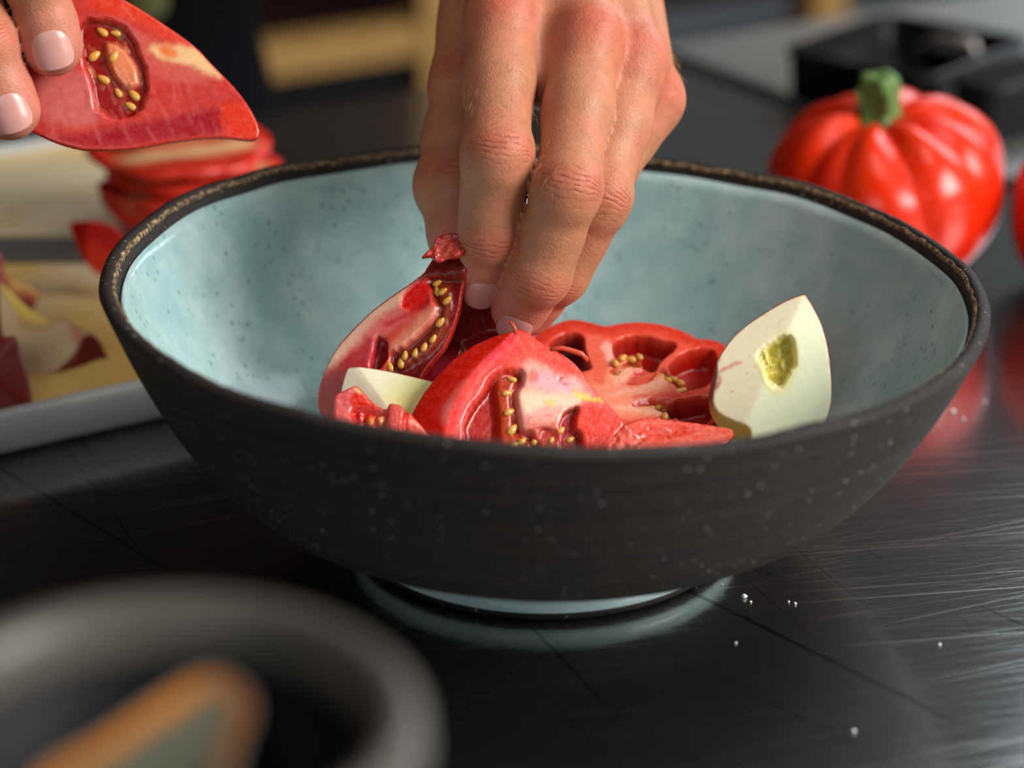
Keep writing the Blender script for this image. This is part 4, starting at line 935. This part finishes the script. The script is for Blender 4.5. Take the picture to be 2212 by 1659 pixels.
def hand(side, fingers, thumb, wrist, elbow, lat_hint, dors):
    """fingers: list of ((mcp, pip, dip, tip), (r0, r1, r2, r3))"""
    m = [np.array(fg[0][0]) for fg in fingers]; lat = (m[-1]-m[0]); lat = lat/np.linalg.norm(lat)
    palmdir = -dors
    prims = []
    wl = [wrist-lat*0.016, wrist-lat*0.006, wrist+lat*0.006, wrist+lat*0.016]
    for i in range(4):
        prims.append((wl[i], m[i], 0.0165, fingers[i][1][0]*0.93))
        prims.append((wl[i]+palmdir*0.006, m[i]+palmdir*0.008+(wrist-m[i])*0.10, 0.0150, 0.0105))
        prims.append((m[i]+dors*0.0030, m[i]+dors*0.0026+(fingers[i][0][1]-m[i])*0.06, fingers[i][1][0]*0.97, fingers[i][1][0]*0.92))
    for i in range(3):
        for tq, dp, rq in ((-0.10, 0.0035, 0.0092), (0.08, 0.0045, 0.0085), (0.22, 0.006, 0.0075), (0.32, 0.0075, 0.0060)):
            w0 = m[i]+(fingers[i][0][1]-m[i])*tq+palmdir*dp; w1 = m[i+1]+(fingers[i+1][0][1]-m[i+1])*tq+palmdir*dp
            prims.append((w0, w1, rq, rq))
    prims.append((thumb[0][0], thumb[0][1], 0.0165, thumb[1][1]*1.02)); prims.append((wl[0]+palmdir*0.006, thumb[0][0], 0.017, 0.0165))
    prims.append((thumb[0][1]+(thumb[0][0]-thumb[0][1])*0.35, m[0]+(wrist-m[0])*0.30+palmdir*0.008, 0.0105, 0.0110))
    fore = [(wrist-lat*0.010, elbow-lat*0.012, 0.0205, 0.034), (wrist+lat*0.010, elbow+lat*0.012, 0.0205, 0.034)]
    fg = []
    for (J, r) in fingers+[thumb]:
        pr = []
        J = [np.array(q) for q in J]
        isth = (J[0] is thumb[0][0])
        for i in range(3): pr.append((J[i], J[i+1], r[i], r[i+1]))
        ax = (J[2]-J[1])/np.linalg.norm(J[2]-J[1]); dd = dors-ax*(dors@ax); dd = dd/np.linalg.norm(dd)
        pr.append((J[1]+dd*0.0011-ax*0.002, J[1]+dd*0.0011+ax*0.002, r[1]*0.97, r[1]*0.97))
        pr.append((J[2]+dd*0.0004, J[2]+dd*0.0004+ax*0.001, r[2]*1.0, r[2]*1.0))
        md = (J[1]+J[2])/2; pr.append((md-dd*0.0012, md-dd*0.0012+ax*0.003, (r[1]+r[2])/2, (r[1]+r[2])/2))
        md = (J[0]+J[1])/2; pr.append((md-dd*0.0010-ax*0.002, md-dd*0.001+ax*0.003, (r[0]+r[1])/2*0.99, (r[0]+r[1])/2*0.99))
        pr.append((J[3]-dd*0.0010, J[3]+(J[2]-J[3])*0.3-dd*0.0012, r[3]*1.0, r[3]*1.06))
        fg.append(pr)
    hands.append((fingers, thumb, wrist, dors, lat)); return prims, fg, fore
FL = [((U(1082, 42, 0.742), U(1074, 335, 0.7140), U(1058, 500, 0.7235), U(1037, 598, 0.7340)), (0.0108, 0.0098, 0.0084, 0.0072)),
      ((U(1266, 92, 0.740), U(1224, 408, 0.7120), U(1166, 590, 0.7230), U(1121, 668, 0.7340)), (0.0107, 0.0094, 0.0085, 0.0076)),
      ((U(1362, 138, 0.750), U(1291, 430, 0.7300), U(1208, 588, 0.7400), U(1140, 672, 0.7520)), (0.0110, 0.0092, 0.0083, 0.0072)),
      ((U(1402, 218, 0.764), U(1316, 352, 0.7560), U(1262, 470, 0.7640), U(1215, 545, 0.7740)), (0.0102, 0.0086, 0.0075, 0.0064))]
TL = ((U(1080, -120, 0.790), U(1012, 185, 0.7690), U(976, 400, 0.7520), U(1004, 545, 0.7430)), (0.0160, 0.0112, 0.0107, 0.0092))
WL = U(1196, -330, 0.805); EL = np.array([0.075, 0.415, 0.31])
DL = vdir(0.16, 0.45, 0.88)
pL, fL, foL = hand('left', FL, TL, WL, EL, None, DL)
FR = [((U(-10, -400, 0.748), U(30, -215, 0.7250), U(72, -55, 0.7220), U(112, 98, 0.7275)), (0.0112, 0.0098, 0.0090, 0.0082)),
      ((U(-175, -300, 0.748), U(-110, -70, 0.7240), U(-38, 88, 0.7205), U(20, 236, 0.7255)), (0.0112, 0.0098, 0.0090, 0.0082)),
      ((U(-310, -180, 0.755), U(-250, 50, 0.7350), U(-170, 215, 0.7350), U(-105, 335, 0.7400)), (0.0108, 0.0092, 0.0083, 0.0072)),
      ((U(-410, -20, 0.765), U(-350, 150, 0.7500), U(-285, 280, 0.7520), U(-230, 380, 0.7580)), (0.0100, 0.0086, 0.0075, 0.0066))]
TR = ((U(-40, -520, 0.800), U(60, -300, 0.7950), U(100, -90, 0.7820), U(112, 60, 0.7680)), (0.0160, 0.0112, 0.0107, 0.0090))
WR = U(-330, -640, 0.815); ER = np.array([-0.42, 0.40, 0.29])
DR = vdir(-0.05, 0.25, 0.95)
pR, fR, foR = hand('right', FR, TR, WR, ER, None, DR)

TC = np.array([-0.338, 0.60, 0.0]); SH = UD; FWD = -ND
shL = TC+SH*0.165+FWD*0.06+np.array([0, 0, 0.46]); shR = TC-SH*0.165+FWD*0.06+np.array([0, 0, 0.46])
def torso(g=0.0):
    p = []
    for s in (-1, 1):
        p.append((TC+SH*0.085*s+np.array([0, 0, -0.10]), TC+SH*0.075*s+np.array([0, 0, 0.10]), 0.105+g, 0.105+g))
        p.append((TC+SH*0.075*s+np.array([0, 0, 0.10]), TC+SH*0.085*s+FWD*0.05+np.array([0, 0, 0.36]), 0.105+g, 0.115+g))
        p.append((TC+SH*0.085*s+np.array([0, 0, -0.10]), TC+SH*0.10*s+np.array([0, 0, -0.46]), 0.095+g, 0.062+g))
        p.append((TC+SH*0.10*s+np.array([0, 0, -0.46]), TC+SH*0.105*s+np.array([0, 0, -0.84]), 0.062+g, 0.045+g))
    p.append((shL, shR, 0.062+g, 0.062+g)); p.append((TC+FWD*0.06+np.array([0, 0, 0.42]), TC+FWD*0.08+np.array([0, 0, 0.58]), 0.07+g, 0.055+g*0.3))
    return p
def arms(g=0.0, cut=1.0):
    return [(shL, EL, 0.056+g, 0.042+g), (shR, ER, 0.056+g, 0.042+g)]
xs = graded(-0.62, 0.22, [(-0.185, -0.130), (-0.050, 0.055)], 0.00095, 0.009)
ys = graded(-0.03, 0.80, [(0.0, 0.105)], 0.00095, 0.009)
zs = graded(-0.90, 0.66, [(0.055, 0.190)], 0.00095, 0.011)
B = Field(xs, ys, zs)
def add(prims, k, ku):
    sl, d = B.group(prims, k, pad=0.03); B.F[sl] = smin(B.F[sl], d.astype(np.float32), ku)
add(torso(), 0.06, 0.02); add(arms(), 0.02, 0.05)
for pr, fg, fo in ((pL, fL, foL), (pR, fR, foR)):
    add(fo, 0.012, 0.03); add(pr, 0.0046, 0.014)
    Fing = np.full(B.F.shape, 0.5, np.float32)
    for q in fg:
        sl, d = B.group(q, 0.0042); Fing[sl] = smin(Fing[sl], d.astype(np.float32), 0.0003)
    B.F = smin(B.F, Fing, 0.0032).astype(np.float32)
del Fing
Vb, Fb = surface_nets(B.F, xs, ys, zs); del B
# skin colours that belong to the skin: redder knuckles, joints and tips
cols = np.zeros_like(Vb)+lin((182, 122, 90)); wr = np.zeros(len(Vb)); wm = np.zeros(len(Vb))
RC = lin((190, 88, 68)); PK = lin((198, 122, 104))
for (fingers, thumb, wrist, dors, lat) in hands:
    for fi, (J, r) in enumerate(fingers+[thumb]):
        J = [np.array(q) for q in J]
        d = np.linalg.norm(Vb-(J[0]+dors*0.011), axis=1); cols = mixc(cols, RC, 0.85*np.exp(-(d/0.0105)**2))
        for k, (wid, am) in ((1, (6.0, 1.0)), (2, (4.0, 0.8))):
            ax = (J[k+1]-J[k-1]); ax = ax/np.linalg.norm(ax); dd = dors-ax*(dors@ax); dd = dd/np.linalg.norm(dd)
            rel = Vb-J[k]; s = rel@ax*1000; rad = rel-np.outer(rel@ax, ax); rl = np.linalg.norm(rad, axis=1); cosd = (rad@dd)/(rl+1e-9)
            sd_ = np.cross(ax, dd); la = (rad@sd_)*1000
            mk = am*np.exp(-(s/wid)**2)*sstep(0.15, 0.85, cosd)*sstep(0.017, 0.013, rl)
            s2 = s+0.035*la*la*np.sign(s+0.001)*np.clip(np.abs(s)/3, 0, 1)
            w_ = mk > wm; wr = np.where(w_, s2, wr); wm = np.maximum(wm, mk)
            # weaker skin folds along the rest of the segment
            mk2 = 0.16*np.exp(-(s/16)**2)*sstep(0.0, 0.8, cosd)*sstep(0.017, 0.013, rl); w_ = mk2 > wm; wr = np.where(w_, s2, wr); wm = np.maximum(wm, mk2)
            cols = mixc(cols, RC, 0.55*np.exp(-(s/5.0)**2)*sstep(0.2, 0.9, cosd)*sstep(0.017, 0.013, rl))
        t = np.linalg.norm(Vb-J[3], axis=1); cols = mixc(cols, PK, 0.8*sstep(0.020, 0.008, t))
    dd_ = np.linalg.norm(Vb-wrist, axis=1)
ya = Vb[:, 1] > 0.3
person = empty('person', (TC[0], TC[1], -0.90), 'person in dark navy clothes leaning over the table, both hands working with cut tomato', 'person')
obj('body', Vb, Fb, M_SKIN, person, cols=cols, attrs={'wr': wr, 'wm': wm})

def nail(J, r, dors, wdt, ln, off, tw=0.0, name='fingernail', up=0.0009):
    J = [np.array(q) for q in J]; ax = J[3]-J[2]; ax = ax/np.linalg.norm(ax)
    dd = dors-ax*(dors@ax); dd = dd/np.linalg.norm(dd); sd_ = np.cross(ax, dd)
    dd = dd*math.cos(tw)+sd_*math.sin(tw); sd_ = np.cross(ax, dd)
    R = r[3]; nu, nv = 25, 25; V = []
    for i in range(nu):
        a = -1+2*i/(nu-1)
        for j in range(nv):
            b = -1+2*j/(nv-1)
            # rounded rectangle map
            uu = a*(1-0.10*b*b) if b < 0 else a*(1-0.16*b**4); vv = b*(1-0.16*a*a) if b > 0 else b*(1-0.22*a*a)
            ang = uu*wdt/2/R; s = off+vv*ln/2
            rad = R+up-0.0006*(abs(a)**4)-0.00045*max(0, (b-0.2))**2*2.0-0.0008*max(0, -b-0.55)**1.2
            V.append(J[3]+ax*s+rad*(dd*math.cos(ang)+sd_*math.sin(ang)))
    F = [(i*nv+j, (i+1)*nv+j, (i+1)*nv+j+1, i*nv+j+1) for i in range(nu-1) for j in range(nv-1)]
    V = np.array(V)
    o = obj(name, V, np.array(F), M_NAIL, person)
    so = o.modifiers.new('thick', 'SOLIDIFY'); so.thickness = 0.0005; so.offset = 0
for i, (J, r) in enumerate(FL): nail(J, r, vdir(0.26, 0.10, 0.96) if i < 2 else DL, 0.0118 if i < 3 else 0.010, 0.0108, 0.0012, up=0.00075)
for i, (J, r) in enumerate(FR): nail(J, r, vdir(0.12, 0.0, 1.0), 0.0128 if i < 3 else 0.010, 0.0118, 0.0008)
nail(TL[0], TL[1], vdir(-0.8, 0.2, 0.4), 0.013, 0.013, 0.002); nail(TR[0], TR[1], vdir(0.5, 0.2, -0.6), 0.013, 0.013, 0.002)

# fine hairs on the back of the hand and fingers
rnd = np.random.RandomState(8)
near = np.argwhere((np.linalg.norm(Vb-U(1240, 330, 0.705), axis=1) < 0.013) | (np.linalg.norm(Vb-U(1080, 200, 0.715), axis=1) < 0.012) | (np.linalg.norm(Vb-U(1335, 330, 0.715), axis=1) < 0.011) | (np.linalg.norm(Vb-U(1420, 60, 0.75), axis=1) < 0.022)).ravel()
tri = np.concatenate([Fb[:, [0, 1, 2]], Fb[:, [0, 2, 3]]]); fn = np.cross(Vb[tri[:, 1]]-Vb[tri[:, 0]], Vb[tri[:, 2]]-Vb[tri[:, 0]]); nrmv = np.zeros_like(Vb)
for k in range(3): np.add.at(nrmv, tri[:, k], fn)
nrmv /= np.linalg.norm(nrmv, axis=1)[:, None]+1e-12
near = near[(nrmv[near]@DL) > 0.0]
hp = []
for i in rnd.choice(near, 260, replace=False):
    p0 = Vb[i]-nrmv[i]*0.0003; dn = vdir(0.35+0.3*rnd.randn(), -0.8, 0.2); ln = 0.0035+0.003*rnd.rand(); dn = dn-nrmv[i]*(dn@nrmv[i])*0.9
    pts = [p0, p0+nrmv[i]*0.0009+dn*ln*0.4, p0+nrmv[i]*0.0012+dn*ln*0.8+0.0006*rnd.randn(3), p0+nrmv[i]*0.0010+dn*ln*1.1+0.0008*rnd.randn(3)]
    hp.append(tube(pts, [0.000035, 0.000035, 0.00003, 0.000015], 4, False))
v, f = join(hp); M_HAIR = simple('fine_hair', lin((196, 146, 96)), 0.35); tag(obj('arm_hair', v, f, M_HAIR, person), 'fine fair hairs on the fingers', kind='stuff')

# clothes
xs = graded(-0.62, 0.22, [], 0.01, 0.011); ys = graded(0.1, 0.85, [], 0.01, 0.011); zs = graded(-0.86, 0.60, [], 0.01, 0.012)
B = Field(xs, ys, zs); add(torso(0.012), 0.06, 0.02); add(arms(0.014), 0.02, 0.05)
zc_ = zs[None, None, :]; Xg, Yg, Zg = np.meshgrid(xs, ys, zs, indexing='ij')
B.F += (0.004*vnoise(np.stack([Xg, Yg, Zg*0.4], -1), 26)).astype(np.float32)
B.F = np.maximum(B.F, (-(Zg+0.86)).astype(np.float32)); B.F = np.maximum(B.F, (Zg-0.505).astype(np.float32))
Vc, Fc = surface_nets(B.F, xs, ys, zs); del B
tag(obj('clothing', Vc, Fc, M_CLOTH, person), 'dark navy shirt, apron and trousers')
d_ = Vc-CAM; cf_ = d_@np.array([0, math.cos(PITCH), -math.sin(PITCH)]); px_ = 1106+F_PX*(d_@VR)/cf_; py_ = 829.5-F_PX*(d_@VU)/cf_
sel = np.argwhere(np.hypot(px_-345, py_-12) < 45).ravel()
if len(sel):
    c_ = Vc[sel[np.argmin(cf_[sel])]]; nn = vdir(0.2, 0.2, 1)
    v, f = loft([c_+nn*(0.006+zz)+VR*a[:, None]*0.011*s+VU*b[:, None]*0.011*s for zz, s in ((0, 1), (0.002, 1), (0.003, 0.9)) for a, b in [(np.cos(np.linspace(0, 2*np.pi, 20, endpoint=False)), np.sin(np.linspace(0, 2*np.pi, 20, endpoint=False)))]])
    tag(obj('badge', v, f, simple('olive_badge', lin((78, 82, 36)), 0.7), person), 'small olive badge on the dark apron')

# ------------------------------------------------------------------ black pans on the far counter
def pan(A, Bp, Cp, h, label, th=0.003, inner=True, name='black_pan'):
    A, Bp, Cp = [np.array([q[0], q[1], 0.0]) for q in (A, Bp, Cp)]; D = A+Cp-Bp; c = (A+Cp)/2
    ex = Bp-A; ey = Cp-Bp; hx, hy = np.linalg.norm(ex)/2, np.linalg.norm(ey)/2; ex = ex/np.linalg.norm(ex); ey = ey-ex*(ey@ex); ey = ey/np.linalg.norm(ey)
    t = empty(name, c+np.array([0, 0, 0.0003]), label, 'pan', 'black pans on the far counter')
    def ring(ins, zz): return np.array([c+ex*a+ey*b+np.array([0, 0, zz+0.0003]) for a, b in rrect(hx-ins, hy-ins, max(0.010-ins, 0.002), 6)])
    pr = [(0.006, 0.0), (0.002, 0.002), (0.0005, h-0.003), (-0.0015, h-0.002), (-0.0015, h), (th, h), (th+0.001, h-0.002), (th+0.002, 0.006)]
    v, f = loft([ring(a, b) for a, b in pr[:6]], True, True, False); v2, f2 = loft([ring(a, b) for a, b in pr[5:]], True, False, True)
    v, f = join([(v, f), (v2, f2)]); obj('body', v, f, M_BLACK, t)
    return t, c, ex, ey, hx, hy
t, c, ex, ey, hx, hy = pan(onz(1712, 105, 0.025), onz(1940, 25, 0.025), onz(2212, 95, 0.025), 0.026, 'square black pan with steel handle, far right on the pale counter')
hpnt = onz(2060, 88, 0.030)
v, f = tube([hpnt-ey*0.013-np.array([0, 0, 0.006]), hpnt-ey*0.011, hpnt+ey*0.011, hpnt+ey*0.013-np.array([0, 0, 0.006])], 0.003, 10); hnd = tag(obj('handle', v, f, simple('grey_steel_handle', (0.30, 0.27, 0.26), 0.35, 0.6), t), 'grey steel handle')
v, f = boxm(hpnt-np.array([0, 0, 0.006])+ex*0.0, ey*0.018, ex*0.006, (0, 0, 0.0015)); obj('handle_bracket', v, f, M_BLACK, hnd, smooth=False)
v, f = boxm(hpnt-np.array([0, 0, 0.017]), ey*0.012, ex*0.004, (0, 0, 0.0105)); obj('handle_post', v, f, M_BLACK, hnd, smooth=False)
a_, b_ = onz(2052, 198, 0.026), onz(2330, 120, 0.026); e_ = (b_-a_)/np.linalg.norm(b_-a_); n_ = np.array([-e_[1], e_[0], 0])
a_ = a_-n_*0.016+e_*0.014; b_ = b_-n_*0.016
pan(a_, b_, b_+n_*0.03, 0.027, 'low black pan partly out of frame, behind the tomato at the right edge', name='black_pan')

# ------------------------------------------------------------------ dark jar in the near left corner, out of focus, with a utensil
jc = U(318, 1540, 0.350); jr = 0.0400; jh = jc[2]
J_ = empty('dark_jar', (jc[0], jc[1], 0.0003), 'blurred dark jar with grey rim in the near left corner', 'jar')
jm = np.array([jc[0], jc[1], 0.0003])
v, f = lathe([(jr-0.006, 0.0), (jr-0.002, 0.001), (jr-0.001, 0.004), (jr-0.001, jh-0.010), (jr-0.0065, jh-0.010), (jr-0.0075, 0.006)], 80, jm, cap0=True, cap1=True); obj('jar_wall', v, f, M_BLACK2, J_)
v, f = lathe([(jr-0.0068, jh-0.0098), (jr-0.0008, jh-0.0098), (jr+0.0004, jh-0.006), (jr+0.0001, jh-0.002), (jr-0.0018, jh-0.0002), (jr-0.0048, jh-0.0006), (jr-0.0066, jh-0.0035), (jr-0.0068, jh-0.0098)], 80, jm); tag(obj('rim', v, f, simple('worn_grey_rim', lin((80, 76, 70)), 0.42), J_), 'worn grey rim')
zq = [(60, 1700), (230, 1580), (400, 1470), (470, 1452), (535, 1490), (545, 1540), (520, 1620), (500, 1720), (480, 1860), (300, 1980), (120, 1880)]
p = Piece((380, 1650), 0.372, (0.05, 0.35, 0.94), zq, 0.0018, 0.0005, W=0.003, smooth=5)
p.fill((104, 106, 90)); p.paint([(548, 1560), (500, 1640), (470, 1780), (560, 1780)], (176, 196, 206), 8); p.skin[:] = lin((150, 150, 150)); p.front -= 0.0022*np.clip(-p.sd/0.004, 0, 1)**0.7; m0_ = p.face.copy(); p.edge((200, 122, 20), 0.0030, 0.0003); p.face = mixc(p.face, m0_, p.region([(530, 1560), (600, 1560), (560, 1800), (470, 1800)], 8))
rt = p.build('kitchen_spoon', mat_vcol('spoon_metal', 0.3, 0.0, mot=0.03), 'blurred grey spoon head with a gold edge standing in the near dark jar', 'spoon', k=0.0004)
hd = p.o-p.y*0.018; bt = jm+np.array([-0.014, -0.010, 0.0085])
v, f = tube([p.at(350, 1900, -0.001), p.at(330, 1960, -0.001)*0.7+bt*0.3, bt], [0.0030, 0.0028, 0.0032], 12); obj('handle', v, f, M_BLADE, rt)

# ------------------------------------------------------------------ salt flakes on the steel
rnd = random.Random(21)
flakes = [(1608, 1291, 1.0, 'largest white salt flake beside the foot of the bowl'), (1622, 1301, 0.45, 'tiny salt flake just below the largest flake'), (1704, 1301, 0.45, 'left one of two small salt flakes right of the largest flake'), (1718, 1305, 0.55, 'right one of two small salt flakes right of the largest flake'),
          (2058, 890, 0.95, 'white salt flake nearest the right side of the bowl'), (2081, 907, 0.75, 'white salt flake just below another, right of the bowl'), (2127, 869, 0.7, 'upper salt flake farthest right of the bowl'), (1590, 1390, 0.45, 'small dim salt flake below the foot, alone on dark steel'), (2030, 1394, 0.6, 'single salt flake on scratched steel at the right'), (1845, 1581, 0.7, 'salt flake nearest the lower photo edge'), (1560, 1263, 0.3, 'tiniest salt flake touching the reflected foot glow')]
for px, py, s, lb in flakes:
    c = onz(px, py, 0.0001); r = 0.0009*s; rings = []
    for zz, k in ((0.0, 0.7), (0.5, 1.0), (1.1, 0.6)):
        rings.append(np.array([c+np.array([math.cos(a)*r*k*rnd.uniform(0.7, 1.2), math.sin(a)*r*k*rnd.uniform(0.7, 1.2), zz*r]) for a in np.linspace(0, 2*math.pi, 7, endpoint=False)]))
    v, f = loft(rings); o = obj('salt_flake', v-c, f, M_SALT, None, smooth=False); o.location = c; tag(o, lb, 'salt', 'salt flakes on the steel table')
